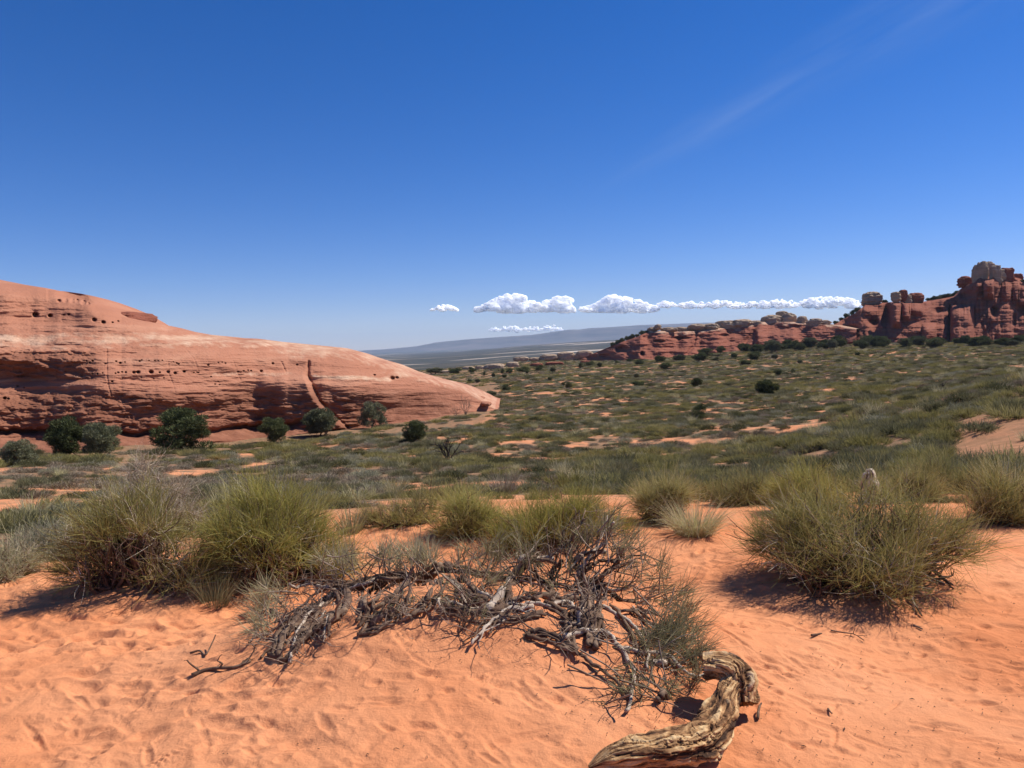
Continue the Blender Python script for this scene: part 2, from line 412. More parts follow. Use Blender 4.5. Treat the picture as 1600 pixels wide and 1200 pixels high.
# footprints, scuffs and shoe treads near the camera, kept as one height sheet
FX0, FX1, FY0, FY1, FS = -6.5, 7.5, 1.6, 9.6, 0.008
_fn = (int((FX1 - FX0) / FS), int((FY1 - FY0) / FS))
_FOOT = np.zeros(_fn)
_r2 = np.random.RandomState(5)
def stamp(cx, cy, ln, wd, ang, dep, rim=0.3, tread=False, skew=0.0):
    R = ln * 1.6
    i0, i1 = int((cx - R - FX0) / FS), int((cx + R - FX0) / FS); j0, j1 = int((cy - R - FY0) / FS), int((cy + R - FY0) / FS)
    i0, j0 = max(i0, 0), max(j0, 0); i1, j1 = min(i1, _fn[0]), min(j1, _fn[1])
    if i1 <= i0 or j1 <= j0: return
    X, Y = np.meshgrid(FX0 + np.arange(i0, i1) * FS - cx, FY0 + np.arange(j0, j1) * FS - cy, indexing='ij')
    c, s = math.cos(ang), math.sin(ang)
    a = (X * c + Y * s) / (ln * 0.5); b = (-X * s + Y * c) / (wd * 0.5)
    a = a + 0.35 * vnoise(X * 9 + cx * 7, Y * 9 + cy * 5, seed=3)
    q = a * a + b * b
    h = -dep * np.exp(-q ** 2.4) * (1 + skew * a) + dep * rim * np.exp(-((np.sqrt(q) - 1.45) / 0.32) ** 2) * (0.6 - 0.4 * skew * a)
    if tread:
        h = h + np.exp(-q ** 2) * 0.0036 * np.sin((X * c + Y * s) * 2 * np.pi / 0.026 + 2.5 * b * b) * (np.sin((-X * s + Y * c) * 2 * np.pi / 0.045 + a) > -0.5) * (0.6 + vnoise(X * 14 + cx * 30, Y * 14, seed=9))
    _FOOT[i0:i1, j0:j1] += h
for _ in range(3400):
    x, y = _r2.uniform(-5.2, 6.2), _r2.uniform(2.0, 8.6)
    left = x < -0.9 + 0.2 * y * 0
    big = _r2.rand() < (0.75 if left else 0.3)
    if big: stamp(x, y, _r2.uniform(0.12, 0.30), _r2.uniform(0.07, 0.15), _r2.uniform(-0.5, 0.9), _r2.uniform(0.005, 0.019) * (1 if left else 0.55) * min(1, y / 4.2), 0.45, skew=_r2.uniform(-0.2, 0.8))
    else: stamp(x, y, _r2.uniform(0.1, 0.3), _r2.uniform(0.025, 0.06), _r2.uniform(-0.5, 0.9) + math.pi * 0.8, _r2.uniform(0.003, 0.009) * min(1, y / 3.6), 0.5, skew=0.3)
for _ in range(4200):
    x, y = _r2.uniform(-5.2, 6.2), _r2.uniform(2.0, 7.6)
    stamp(x, y, _r2.uniform(0.05, 0.13), _r2.uniform(0.02, 0.06), _r2.uniform(-0.7, 1.1), _r2.uniform(0.003, 0.009) * min(1, y / 3.8), 0.45, skew=_r2.uniform(-0.3, 0.8))
for _ in range(130):
    x, y = _r2.uniform(-2.0, 5.0), _r2.uniform(2.2, 7.0)
    stamp(x, y, _r2.uniform(0.16, 0.29), 0.1, _r2.uniform(0, 6.3), 0.004, 0.3, tread=True)

def bumpy(x, y, cx, cy, sx, sy, h): return h * np.exp(-((x - cx) / sx) ** 2 - ((y - cy) / sy) ** 2)

def H(x, y, detail=False):
    x = np.asarray(x, float); y = np.asarray(y, float)
    r = np.hypot(x, y); az = np.arctan2(x, y)
    azc = np.clip(az, -0.80, 0.75)
    d = np.maximum(r * np.cos(azc), 0.5)
    u = 800 + FPX * np.tan(azc)
    fu = np.clip((u - _gu[0]) / (_gu[1] - _gu[0]), 0, _NU - 1.001); fv = np.clip((np.log(d) - _gv[0]) / (_gv[1] - _gv[0]), 0, _NV - 1.001)
    i, j = fu.astype(int), fv.astype(int); a, b = fu - i, fv - j
    z = (_G[i, j] * (1 - a) + _G[i + 1, j] * a) * (1 - b) + (_G[i, j + 1] * (1 - a) + _G[i + 1, j + 1] * a) * b
    z = z * sstep(2.6, 1.2, np.abs(az))
    # the hummock under the dead shrub, mounds under the two green bushes, the low roll of sand behind
    z = z + bumpy(x, y, -0.3, 4.1, 1.15, 0.5, 0.33) + bumpy(x, y, -0.2, 3.4, 1.3, 0.7, 0.12)
    z = z + bumpy(x, y, 2.3, 5.5, 0.9, 0.6, 0.16) + bumpy(x, y, -2.6, 5.7, 1.3, 0.5, 0.12) + bumpy(x, y, -0.4, 6.9, 1.0, 0.5, 0.07)
    z = z - bumpy(x, y, -0.5, 5.4, 1.3, 0.6, 0.10)
    near = sstep(9.5, 6.5, r)
    z = z + (0.05 * fbm(x * 0.9, y * 0.9, octaves=3, seed=21)) * near
    val = sstep(8.0, 20.0, r) * sstep(600, 250, r)
    z = z + val * (0.30 * fbm(x / 5.5, y / 5.5, octaves=3, seed=31) + 0.5 * fbm(x / 28, y / 28, octaves=2, seed=41))
    fa = sstep(600, 2000, r)
    z = z + fa * 16 * fbm(x / 1500, y / 1500, octaves=4, seed=51)
    if detail:
        z = z + near * (0.012 * fbm(x * 4.5, y * 4.5, octaves=4, seed=61) + 0.003 * fbm(x * 15, y * 15, octaves=3, seed=65) + 0.007 * fbm(x * 2.2 + y * 5.0, y * 3 - x, octaves=3, seed=71))
        gi = (x - FX0) / FS; gj = (y - FY0) / FS
        ok = (gi > 1) & (gj > 1) & (gi < _fn[0] - 2) & (gj < _fn[1] - 2)
        I = np.where(ok, gi, 1).astype(int); J = np.where(ok, gj, 1).astype(int); A = np.where(ok, gi - I, 0); B = np.where(ok, gj - J, 0)
        f = (_FOOT[I, J] * (1 - A) + _FOOT[I + 1, J] * A) * (1 - B) + (_FOOT[I, J + 1] * (1 - A) + _FOOT[I + 1, J + 1] * A) * B
        z = z + np.where(ok, f, 0) * near
    return z

_MR = np.geomspace(1.5, 900, 2600)
def hit(px, py, lift=0.0):
    """where the line of sight through a photo pixel meets the ground"""
    r = ray(float(px), float(py)); r = r / r[1]
    P = EYE + r * _MR[:, None]
    below = P[:, 2] < H(P[:, 0], P[:, 1]) + lift
    k = int(np.argmax(below)) if below.any() else len(_MR) - 1
    d = _MR[k]
    x, y = P[k, 0], P[k, 1]
    return np.array([x, y, float(H(x, y))])

def plant_field(x, y): return fbm(x / 2.6, y / 2.6, octaves=5, gain=0.62, seed=501)
def plant_thr(x, y):
    R = np.hypot(x, y); U = 800 + FPX * np.tan(np.clip(np.arctan2(x, y), -0.8, 0.75))
    return np.interp(R, [9, 16, 60, 200], [-0.2, -0.15, -0.19, -0.28]) - 0.35 * sstep(950, 1100, U) * sstep(30, 20, R)
def plant_gap(x, y, R): return sstep(0.06, -0.08, plant_field(x, y) - plant_thr(x, y))

# one sheet from the camera's feet to the horizon, finest where the photograph looks
az = np.concatenate([np.linspace(-math.pi, -0.72, 70, endpoint=False), np.linspace(-0.72, 0.70, 1250), np.linspace(0.70, math.pi, 70)[1:-1]])
rad = np.concatenate([[0.02, 0.5, 1.0, 1.5, 1.9], 1983.0 / np.arange(870, 262, -1.0)])
q = rad[-1]; ext = []
while q < 420: q *= 1.009; ext.append(q)
while q < 15500: q *= 1.03; ext.append(q)
rad = np.concatenate([rad, ext])
RR, AA = np.meshgrid(rad, az, indexing='ij')
X, Y = RR * np.sin(AA), RR * np.cos(AA)
Z = H(X, Y, True)
_u = 800 + FPX * np.tan(np.clip(AA, -0.8, 0.75))
_edge = np.interp(_u, [-300, 0, 150, 400, 560, 800, 1000, 1200, 1400, 1600], [6.2, 6.6, 6.9, 7.6, 8.0, 8.2, 8.6, 9.0, 9.5, 9.5])
veg = sstep(0.0, 2.5, RR - _edge + 0.9 * fbm(X * 0.8, Y * 0.8, octaves=3, seed=81))
_bank = np.exp(-((_u - 1615) / 125) ** 4) * sstep(12.8, 14.2, RR) * sstep(25.5, 23, RR)      # the bare red bank above the bushes
veg = veg * (1 - 0.25 * np.clip(_bank * 1.6, 0, 1)); 
far = sstep(420, 620, RR)
bare = plant_gap(X, Y, RR)
_rbx = np.linspace(-255, 775, 14); _rb = [math.hypot(*hit(x, np.interp(x, [-260, 0, 200, 400, 500, 600, 700, 780], [722, 712, 702, 691, 680, 664, 651, 641]))[:2]) for x in _rbx]
_mead = sstep(-17, -9, RR - np.interp(_u, _rbx, _rb)) * sstep(800, 740, _u)
bare = bare * (1 - _mead)
gm = make_mesh("ground", np.stack([X, Y, Z], -1).reshape(-1, 3), grid_faces(len(rad), len(az), True)[:, ::-1], M_GROUND, True, {"veg": veg.ravel(), "far": far.ravel(), "bare": bare.ravel()})
tag(put("ground", gm), kind="structure")
del X, Y, Z, RR, AA

# ------------------------------------------------------------------ rock outcrops
def interp2(xq, yq, xs, ys, tab):
    fx = np.interp(xq, xs, np.arange(len(xs))); fy = np.interp(yq, ys, np.arange(len(ys)))
    i = np.minimum(fx.astype(int), len(xs) - 2); j = np.minimum(fy.astype(int), len(ys) - 2)
    a, b = fx - i, fy - j
    T = np.asarray(tab, float)
    return (T[i, j] * (1 - a) + T[i + 1, j] * a) * (1 - b) + (T[i, j + 1] * (1 - a) + T[i + 1, j + 1] * a) * b

def relief(name, mat, x0, x1, step, ny, crest, base, slope, shape, attrs, back=25.0, extra=16, parent=None, dbase=None):
    """a rock face seen from the valley: steepness is laid over the face and integrated into real depth; a back side closes it"""
    xs = np.arange(x0, x1 + step, step); nx = len(xs)
    yc = np.interp(xs, *zip(*crest)); yb = np.interp(xs, *zip(*base))
    if dbase is None:
        bx = np.linspace(x0, x1, 40)
        bd = [hit(x, np.interp(x, *zip(*base)))[1] for x in bx]
        ok = np.array(bd) < np.median(bd) * 1.8; bd = np.polyval(np.polyfit(bx[ok], np.array(bd)[ok], 2), bx)
        db = np.interp(xs, bx, bd)
    else: db = np.interp(xs, *zip(*dbase))
    t = np.linspace(0, 1, ny)
    y0 = yb + extra
    Yp = y0[None] + (yc - y0)[None] * t[:, None]; Xp = np.broadcast_to(xs, Yp.shape)
    T = np.clip((yb[None] - Yp) / np.maximum(yb - yc, 4)[None], 0, 1)
    S = np.clip(slope(Xp, Yp, T), 6, 88)
    dy = (y0 - yc)[None] / (ny - 1)
    g = (dy / FPX) / np.tan(np.radians(S))
    D = np.exp(np.cumsum(g, 0)) ; D = D / np.interp(0, [0, 1], [1, 1]) * db[None]
    D = shape(Xp, Yp, T, D)
    P = at(Xp, Yp, D)
    # back side
    rows = []
    top = P[-1]; fwd = norm(np.stack([top[:, 0] * 0.3, np.full(nx, 60.0), np.zeros(nx)], -1))
    nb = 16
    hgt = top[:, 2] - (H(top[:, 0], top[:, 1] + 5) - 3)
    for k in range(1, nb + 1):
        s = k / nb
        q = top + fwd * (back * s); q[:, 2] = top[:, 2] - np.maximum(hgt, 1) * (1 - np.sqrt(np.maximum(1 - s ** 2.2, 0)))
        rows.append(q)
    V = np.concatenate([P.reshape(-1, 3), np.concatenate(rows)])
    A = {}
    for k_, f_ in attrs.items():
        a = np.clip(f_(Xp, Yp, T), 0, 1)
        A[k_] = np.concatenate([a.ravel(), np.tile(a[-1], nb)])
    me = make_mesh(name, V, grid_faces(ny + nb, nx), mat, True, A)
    return put(name, me, parent)

def segd(X, Y, pts):
    d = np.full(X.shape, 1e9)
    for (ax, ay), (bx, by) in zip(pts[:-1], pts[1:]):
        vx, vy = bx - ax, by - ay
        t = np.clip(((X - ax) * vx + (Y - ay) * vy) / (vx * vx + vy * vy), 0, 1)
        d = np.minimum(d, np.hypot(X - ax - t * vx, Y - ay - t * vy))
    return d

# --- the big red dome
DOME_CREST = [(-260, 418), (-120, 424), (-40, 431), (0, 437), (40, 445), (72, 450), (75, 453), (100, 455), (128, 459), (138, 463), (150, 475), (170, 486), (190, 495), (210, 500), (235, 505), (262, 513), (270, 514), (310, 521), (330, 523), (360, 526), (376, 528), (400, 529), (430, 533), (470, 537), (500, 540), (530, 543), (540, 546), (555, 550), (570, 556), (590, 563), (610, 569), (640, 583), (680, 596), (700, 601), (720, 607), (733, 613), (745, 620), (758, 628), (770, 637), (780, 641)]
DOME_BASE = [(-260, 722), (0, 712), (60, 708), (100, 706), (200, 702), (320, 697), (400, 691), (450, 688), (500, 680), (545, 672), (600, 664), (660, 656), (700, 651), (740, 645), (780, 641.5)]
SX = [-260, 0, 150, 190, 400, 500, 620, 780]
SY = [440, 480, 515, 530, 545, 570, 592, 600, 618, 640, 662, 676, 690]
ST = [[25, 45, 50, 20, 30, 76, 70, 26, 50, 62, 70, 60, 16],
      [25, 45, 50, 20, 30, 76, 70, 26, 50, 62, 72, 62, 16],
      [20, 40, 48, 20, 30, 68, 60, 30, 54, 66, 74, 64, 16],
      [20, 38, 42, 20, 40, 52, 48, 46, 60, 70, 76, 50, 14],
      [20, 25, 25, 16, 32, 50, 54, 60, 76, 82, 83, 24, 14],
      [15, 15, 15, 15, 18, 34, 46, 56, 71, 80, 79, 36, 16],
      [15, 15, 15, 15, 16, 22, 34, 44, 58, 70, 72, 64, 45],
      [15, 15, 15, 15, 15, 18, 22, 24, 30, 36, 42, 45, 45]]
ST = np.minimum(np.array(ST), 85)
def dome_slope(X, Y, T):
    w = Y + 5 * fbm(X / 60, Y / 30, octaves=3, seed=101)
    s = interp2(X, w, SX, SY, ST)
    s = s + 10 * sstep(603, 622, w) * sstep(676, 664, w) * sstep(640, 520, X) + 8 * fbm(X / 220, Y / 6, octaves=4, gain=0.6, seed=103) + 7 * fbm(X / 330, Y / 22, octaves=3, seed=105)
    return s - 18 * sstep(0.9, 1.0, T)
_z1 = [(210, 348, 6), (295, 350, 4), (375, 340, 1.5), (407, 342, 2), (557, 378, 4.5), (605, 387, 3), (662, 385, 1.6), (690, 385, 1.6), (510, 620, 1.5), (525, 620, 1.5), (540, 620, 1.5), (615, 628, 2), (680, 620, 2.2), (700, 622, 2.2), (735, 620, 1.2), (815, 612, 1.5), (830, 614, 1.3), (877, 613, 1.3), (907, 613, 1.3), (930, 612, 1.3), (945, 614, 1.3), (1010, 625, 1.3), (1030, 627, 1.4), (1047, 628, 1.5), (1222, 635, 2), (1280, 627, 1.2), (1305, 628, 1.2), (1325, 628, 1.2), (675, 685, 1.5), (690, 685, 1.5), (710, 683, 1.5), (732, 683, 1.7), (790, 678, 3), (812, 676, 3), (880, 677, 3.5), (940, 680, 2.5), (985, 682, 2.5), (1020, 683, 2.5), (1075, 678, 2), (1135, 682, 1.5), (1150, 682, 1.5), (1165, 682, 1.5), (660, 738, 2), (723, 720, 1.1), (825, 712, 1.2), (898, 725, 1.1), (955, 717, 1.1), (1240, 710, 1.2), (1275, 740, 1.4), (1255, 748, 1.2), (1287, 750, 1.4), (32, 838, 3), (52, 836, 2.5), (98, 766, 2), (140, 766, 1.5), (545, 690, 1.4), (575, 690, 1.4), (600, 690, 1.4), (1400, 677, 1.6), (1425, 677, 1.5), (1450, 675, 1.5), (1475, 675, 1.5), (350, 258, 4), (385, 262, 3.5), (420, 268, 5), (450, 268, 4), (485, 274, 5.5), (515, 280, 3)]
PITS = [(a / 3.75, 400 + b / 3.75, c * (0.52 + 0.3 * abs(math.sin(a * 1.7)))) for a, b, c in [(a + 5 * math.sin(a * 3.1), b + 5 * math.sin(a * 2.3), c) for a, b, c in _z1]] + [(426, 568, 1.5), (408, 580, 1.8), (464, 570, 1.2), (585, 586, 1.5), (613, 591, 3), (620, 590, 2)]
CRACKS = [([(167, 546), (167, 586), (170, 606), (175, 620)], 1.2, 0.07), ([(263, 564), (264, 584), (270, 600), (274, 612)], 1.2, 0.05), ([(290, 545), (303, 560), (311, 582)], 1.2, 0.04), ([(362, 556), (370, 580), (376, 594)], 1.2, 0.04), ([(440, 566), (447, 582)], 1.2, 0.1),
          ([(482, 565), (481, 586), (490, 608), (498, 626), (512, 640), (526, 653), (542, 668)], 2.4, 0.45)]
def dome_shape(X, Y, T, D):
    k = D / FPX                                    # metres per pixel
    env = sstep(1.0, 0.9, T) * sstep(0.0, 0.05, T)
    D = D + env * (0.42 * fbm(X / 75, Y / 20, octaves=6, gain=0.52, seed=111) + 0.12 * fbm(X / 45, Y / 4.0, octaves=4, seed=113) + 0.9 * fbm(X / 220, Y / 50, octaves=2, seed=115) + 0.25 * sstep(610, 630, Y) * fbm(X / 38, Y / 24, octaves=3, seed=116))
    rid = 1 - np.abs(fbm(X / 34 + 0.3 * fbm(X / 20, Y / 20, octaves=2, seed=118), Y / 11, octaves=5, seed=117)) * 2
    rough = sstep(170, 120, X) * sstep(540, 550, Y) * sstep(597, 588, Y) + 0.7 * sstep(606, 624, Y) * sstep(682, 668, Y) * sstep(640, 560, X)
    D = D + env * rough * 0.34 * (rid - 0.5)
    for x, y, r in PITS:
        m = (np.abs(X - x) < 4 * r) & (np.abs(Y - y) < 4 * r)
        qd = ((X[m] - x) / (r * 1.25)) ** 2 + ((Y[m] - y) / r) ** 2
        D[m] += np.exp(-qd ** 2) * (0.25 + 2.6 * r * k[m])
    # overhang shadow line under the top ledge on the left, undercut foot of the wall
    m = np.exp(-(((X - 116) / 26) ** 4) - ((Y - (463 + (X - 116) * 0.16)) / 7) ** 4); D = D + 1.6 * m
    m = np.exp(-((Y - (np.interp(X, [0, 200, 400, 560], [676, 678, 668, 655]) + 6 * fbm(X / 30, X * 0, octaves=3, seed=119))) / 4.0) ** 2) * sstep(540, 470, X); D = D + 1.0 * m
    for pts, w, dep in CRACKS:
        D = D + dep * env * np.exp(-(segd(X, Y, pts) / w) ** 2)
    left = sstep(4, -10, X - np.interp(Y, [565, 586, 608, 626, 640, 653, 668], [482, 481, 490, 498, 512, 526, 542])) * sstep(575, 600, Y)
    D = D - 1.8 * left * sstep(380, 450, X) * env
    return D
def dome_pale(X, Y, T):
    wv = 5 * fbm(X / 50, Y / 20, octaves=3, seed=121)
    b = sstep(513, 526, Y + wv) * sstep(552, 534, Y + wv) * sstep(520, 380, X) * (0.55 + 0.35 * fbm(X / 60, Y / 6, octaves=3, seed=122))
    b2 = np.exp(-((Y - 584) / 4) ** 2) * 0.5 * sstep(300, 340, X) * sstep(480, 430, X)
    b3 = np.exp(-((X - 92) / 12) ** 2 - ((Y - 638) / 8) ** 2) * 0.85
    b4 = 0.45 * sstep(0.72, 0.95, T) * sstep(380, 480, X)
    b5 = np.exp(-((Y - np.interp(X, [480, 560, 700], [588, 590, 600])) / 4) ** 2) * 0.6 * sstep(470, 500, X) * sstep(620, 600, X)
    b6 = np.exp(-((Y - (595 - X * 0.05)) / 3) ** 2) * 0.6 * sstep(160, 120, X)
    return b + b2 + b3 + b4 + b5 + b6
def dome_stain_shade(X, Y, T):  # lower wall darkened: varnish, and shade put into the colour
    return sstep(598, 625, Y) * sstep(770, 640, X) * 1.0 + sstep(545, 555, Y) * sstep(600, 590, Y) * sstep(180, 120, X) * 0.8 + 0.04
dome = relief("sandstone_dome", M_DOME, -255, 779, 0.8, 400, DOME_CREST, DOME_BASE, dome_slope, dome_shape, {"pale": dome_pale, "stain_shade": dome_stain_shade}, back=45)
tag(dome, "large red sandstone whaleback dome with a pale band and rows of small holes", "rock outcrop")

def rock_blob(name, mat, c, sx, sy, sz, seed=0, parent=None, box=2.6, nu=64, nv=40, rough=0.16, strata=0.08, flat=0.0, pale=0.0):
    """rounded weathered block, c = centre of its foot"""
    th = np.linspace(0, 2 * np.pi, nu, endpoint=False); ph = np.linspace(-np.pi / 2, np.pi / 2, nv)
    PH, TH = np.meshgrid(ph, th, indexing='ij')
    e = 2.0 / box
    sg = lambda v, p: np.sign(v) * np.abs(v) ** p
    x = sg(np.cos(PH), e) * sg(np.cos(TH), e); y = sg(np.cos(PH), e) * sg(np.sin(TH), e); z = sg(np.sin(PH), e)
    n = fbm(x * 1.5 + seed, y * 1.5, z * 1.5, 6, 0.6, seed + 7) + 0.35 * (0.3 - np.abs(fbm(x * 2.5 + seed, y * 2.5, z * 0.8, 3, 0.5, seed + 8)) * 2)
    led = fbm(x * 0.4 + seed, y * 0.4, z * 7.0 + seed, 3, 0.6, seed + 9)
    k = 1 + rough * n * 2 + strata * led * 2
    V = np.stack([x * k * sx, y * k * sy, (z * (1 + rough * n)) * sz + sz], -1) + np.asarray(c)
    me = make_mesh(name, V.reshape(-1, 3), grid_faces(nv, nu, True), mat, True, {"pale": np.full(nu * nv, pale), "stain_shade": np.full(nu * nv, 0.35)})
    return put(name, me, parent)

# fallen slabs at the low tip of the dome, the small knob on its skyline
for x, y, w, h, lb in ((744, 623, 13, 4.5, "reddish slab leaning on the low tip of the red dome, upper one"), (760, 631, 8, 3.5, "small rounded reddish slab at the very tip of the red dome")):
    g = hit(x - 10, 643); p = at(x, y, g[1] + 1.0); k = g[1] / FPX
    tag(rock_blob("rock_slab", M_DOME, p - [0, 0, h * k], w * k, 1.4, h * k, int(x), rough=0.12), lb, "rock slab")
_dv = np.zeros(len(dome.data.vertices) * 3, np.float32); dome.data.vertices.foreach_get("co", _dv); _dv = _dv.reshape(-1, 3)
_cv = _dv[(401 - 2) * 1 :]
_d = _dv[:400 * (len(_dv) // 416)].reshape(400, -1, 3)[-1]; _sx = 800 + FPX * ((_d - EYE) @ _R) / ((_d - EYE) @ _F)
KD = float(_d[np.argmin(np.abs(_sx - 207)), 1]) + 3.5; kp = at(207, 499, KD); kk = KD / FPX
kn = tag(empty("rock_knob", kp), "small dark rock knob poking up behind the dome's sloping skyline", "rock outcrop")
rock_blob("knob_body", M_BUTTE, (0, 0, -1.2), 24 * kk, 3.0, 4.8 * kk + 0.65, 3, kn)
rock_blob("cap_block", M_CAP, (-0.1, 0, 4.5 * kk), 4.5 * kk, 0.8, 2.6 * kk, 5, kn)

# --- the red ridge with pale caps, and the butte on its right
RIDGE_CREST = [(893, 567), (905, 563), (915, 558), (930, 551), (945, 545), (960, 539), (975, 533), (985, 530), (1000, 524), (1012, 519), (1030, 517), (1060, 518), (1085, 517), (1100, 515), (1130, 512), (1160, 509), (1180, 507), (1186, 503), (1215, 503), (1250, 503), (1262, 506), (1290, 506), (1310, 508), (1340, 514)]
RIDGE_BASE = [(893, 569), (930, 568), (1000, 565), (1050, 560), (1100, 556), (1150, 550), (1200, 543), (1260, 537), (1340, 533)]
def ridge_slope(X, Y, T):
    return 36 + 11 * fbm(X / 30, Y / 5.0, octaves=4, seed=201) + 12 * fbm(X / 22, Y / 16, octaves=2, seed=203) - 20 * sstep(0.9, 1, T)
def ridge_shape(X, Y, T, D):
    env = sstep(1, 0.93, T)
    D = D + env * (2.2 * fbm(X / 18, Y / 9, octaves=5, seed=211) + 0.9 * fbm(X / 26, Y / 3.0, octaves=3, seed=213))
    for x, y, rx, ry, dep in ((972, 546, 9, 5, 6), (1003, 553, 3.5, 3.5, 5), (1064, 528, 14, 2.2, 4), (1131, 524, 7, 2.5, 4), (945, 556, 8, 3, 3), (1030, 533, 8, 2, 3)):
        D = D + dep * np.exp(-(((X - x) / rx) ** 2 + ((Y - y) / ry) ** 2) ** 1.6)
    D = D + 4 * np.exp(-(segd(X, Y, [(1184, 505), (1176, 520), (1166, 534), (1160, 548)]) / 4) ** 2) - 5 * sstep(1178, 1186, X) * sstep(1258, 1240, X) * sstep(512, 525, Y) * env
    D = D + 2.5 * np.exp(-(segd(X, Y, [(1088, 520), (1084, 540), (1074, 552)]) / 2.5) ** 2)
    return D
ridge_root = tag(empty("sandstone_ridge", at(1090, 560, 300)), "long low red rock ridge topped by a row of pale rounded caps", "rock outcrop")
RB = np.array(ridge_root.location)
def zero(X, Y, T): return X * 0
def unroot(o, root):
    o.parent = root; o.matrix_parent_inverse = Matrix.Translation(-Vector(root.location)); return o
rd = relief("ridge_face", M_BUTTE, 893, 1338, 0.6, 130, RIDGE_CREST, RIDGE_BASE, ridge_slope, ridge_shape, {"pale": lambda X, Y, T: 0.75 * sstep(0.8, 0.97, T + 0.1 * fbm(X / 12, Y / 4, octaves=2, seed=221)) * sstep(1000, 1030, X), "stain_shade": lambda X, Y, T: X * 0 + 0.2}, back=40, extra=14, dbase=[(893, 390), (1000, 350), (1200, 370), (1340, 350)])
unroot(rd, ridge_root)
_rv = np.zeros(len(rd.data.vertices) * 3, np.float32); rd.data.vertices.foreach_get("co", _rv); _rv = _rv.reshape(-1, 3)
def face_depth(V, px, py):
    """forward distance of the rock face at a photo pixel"""
    d = V - EYE; a = d @ _F; sx = 800 + FPX * (d @ _R) / a; sy = 600 - FPX * (d @ _U) / a
    k = int(np.argmin((sx - px) ** 2 + (sy - py) ** 2)); return V[k, 1]
CAPS = [(1020, 515, 9, 4), (1028, 512, 6, 5), (1045, 516, 15, 4.5), (1063, 515, 12, 4), (1078, 515, 13, 4), (1089, 512, 15, 6), (1110, 512, 14, 6), (1135, 510, 18, 9), (1160, 508, 20, 9), (1178, 508, 12, 7), (1206, 502, 22, 14), (1233, 500, 14, 15), (1222, 492, 11, 6), (1253, 502, 9, 8), (1273, 505, 14, 7), (1290, 505, 9, 5)]
for i, (x, y, w, h) in enumerate(CAPS):
    d = face_depth(_rv, x, max(y, np.interp(x, *zip(*RIDGE_CREST)) + 1)) + 2.0; k = d / FPX
    p = at(x, y + h * 0.25, d) - [0, 0, h * 0.5 * k]
    unroot(rock_blob("cap_rock", M_CAP, p, w * k * 0.9, max(w * 0.6, 5) * k, h * (0.9 if h < 12 else 0.72) * k, 40 + i, rough=0.22, strata=0.10, box=2.2), ridge_root)

BUTTE_CREST = [(1262, 529), (1280, 522), (1295, 512), (1310, 503), (1322, 496), (1335, 490), (1348, 480), (1352, 474), (1380, 473), (1392, 472), (1420, 472), (1444, 471), (1450, 470), (1470, 467), (1490, 463), (1500, 452), (1508, 446), (1521, 442), (1530, 430), (1560, 428), (1570, 432), (1582, 433), (1596, 442), (1610, 438), (1650, 428), (1700, 440), (1790, 452)]
BUTTE_BASE = [(1262, 534), (1300, 537), (1360, 538), (1420, 536), (1480, 536), (1540, 535), (1600, 531), (1790, 526)]
def butte_slope(X, Y, T):
    s = 37 + 14 * sstep(1480, 1530, X) + 15 * fbm(X / 45, Y / 6.5, octaves=4, seed=301) + 12 * fbm(X / 20, Y / 25, octaves=2, seed=303)
    return s - 20 * sstep(0.93, 1, T)
TOWERS = [(1400, 8.5, 470, 506, 9), (1416, 7, 470, 496, 9), (1432, 11, 468, 488, 6), (1503, 19, 476, 533, 12), (1452, 11.5, 505, 529, 7), (1545, 8.5, 436, 462, 9), (1573, 8, 440, 466, 4), (1587, 6.5, 440, 468, 4), (1600, 8, 446, 474, 4), (1560, 24, 476, 532, 3), (1360, 12, 474, 490, 5), (1540, 22, 428, 450, 4)]
def butte_shape(X, Y, T, D):
    env = sstep(1, 0.95, T)
    D = D + env * (2.2 * fbm(X / 18, Y / 14, octaves=5, seed=311) + 0.7 * fbm(X / 34, Y / 3.0, octaves=3, seed=313))
    fl = 1 - np.abs(fbm(X / 9, Y / 60, octaves=3, seed=315)) * 2
    D = D - env * 0.9 * (fl - 0.4) * sstep(1470, 1500, X)
    for x, w, yt, yb, pull in TOWERS:
        prof = np.sqrt(np.clip(1 - ((X - x) / w) ** 2, 0, 1))
        top = np.sqrt(np.clip((Y - yt) / (w * 0.8), 0, 1)) * sstep(yb + 8, yb - 4, Y)
        D = D - pull * prof * top * env
    for x, y, rx, ry, dep in ((1554, 487, 6, 9, 7), (1385, 492, 8, 14, 6), (1330, 512, 11, 4, 4), (1364, 504, 9, 5, 4), (1595, 482, 7, 8, 4), (1468, 486, 9, 5, 4), (1510, 462, 10, 5, 3)):
        D = D + dep * np.exp(-(((X - x) / rx) ** 2 + ((Y - y) / ry) ** 2) ** 1.6)
    D = D + 5 * env * np.exp(-(segd(X, Y, [(1484, 480), (1483, 533)]) / 2.2) ** 2)
    return D
butte_root = tag(empty("sandstone_butte", at(1480, 536, 300)), "tall dark red butte with pale castle-like crown and rock towers", "rock outcrop")
bt = relief("butte_face", M_BUTTE, 1262, 1788, 0.6, 190, BUTTE_CREST, BUTTE_BASE, butte_slope, butte_shape, {"pale": zero, "stain_shade": lambda X, Y, T: X * 0 + 0.25}, back=60, extra=14, dbase=[(1262, 365), (1400, 345), (1790, 340)])
unroot(bt, butte_root)
_bv = np.zeros(len(bt.data.vertices) * 3, np.float32); bt.data.vertices.foreach_get("co", _bv); _bv = _bv.reshape(-1, 3)
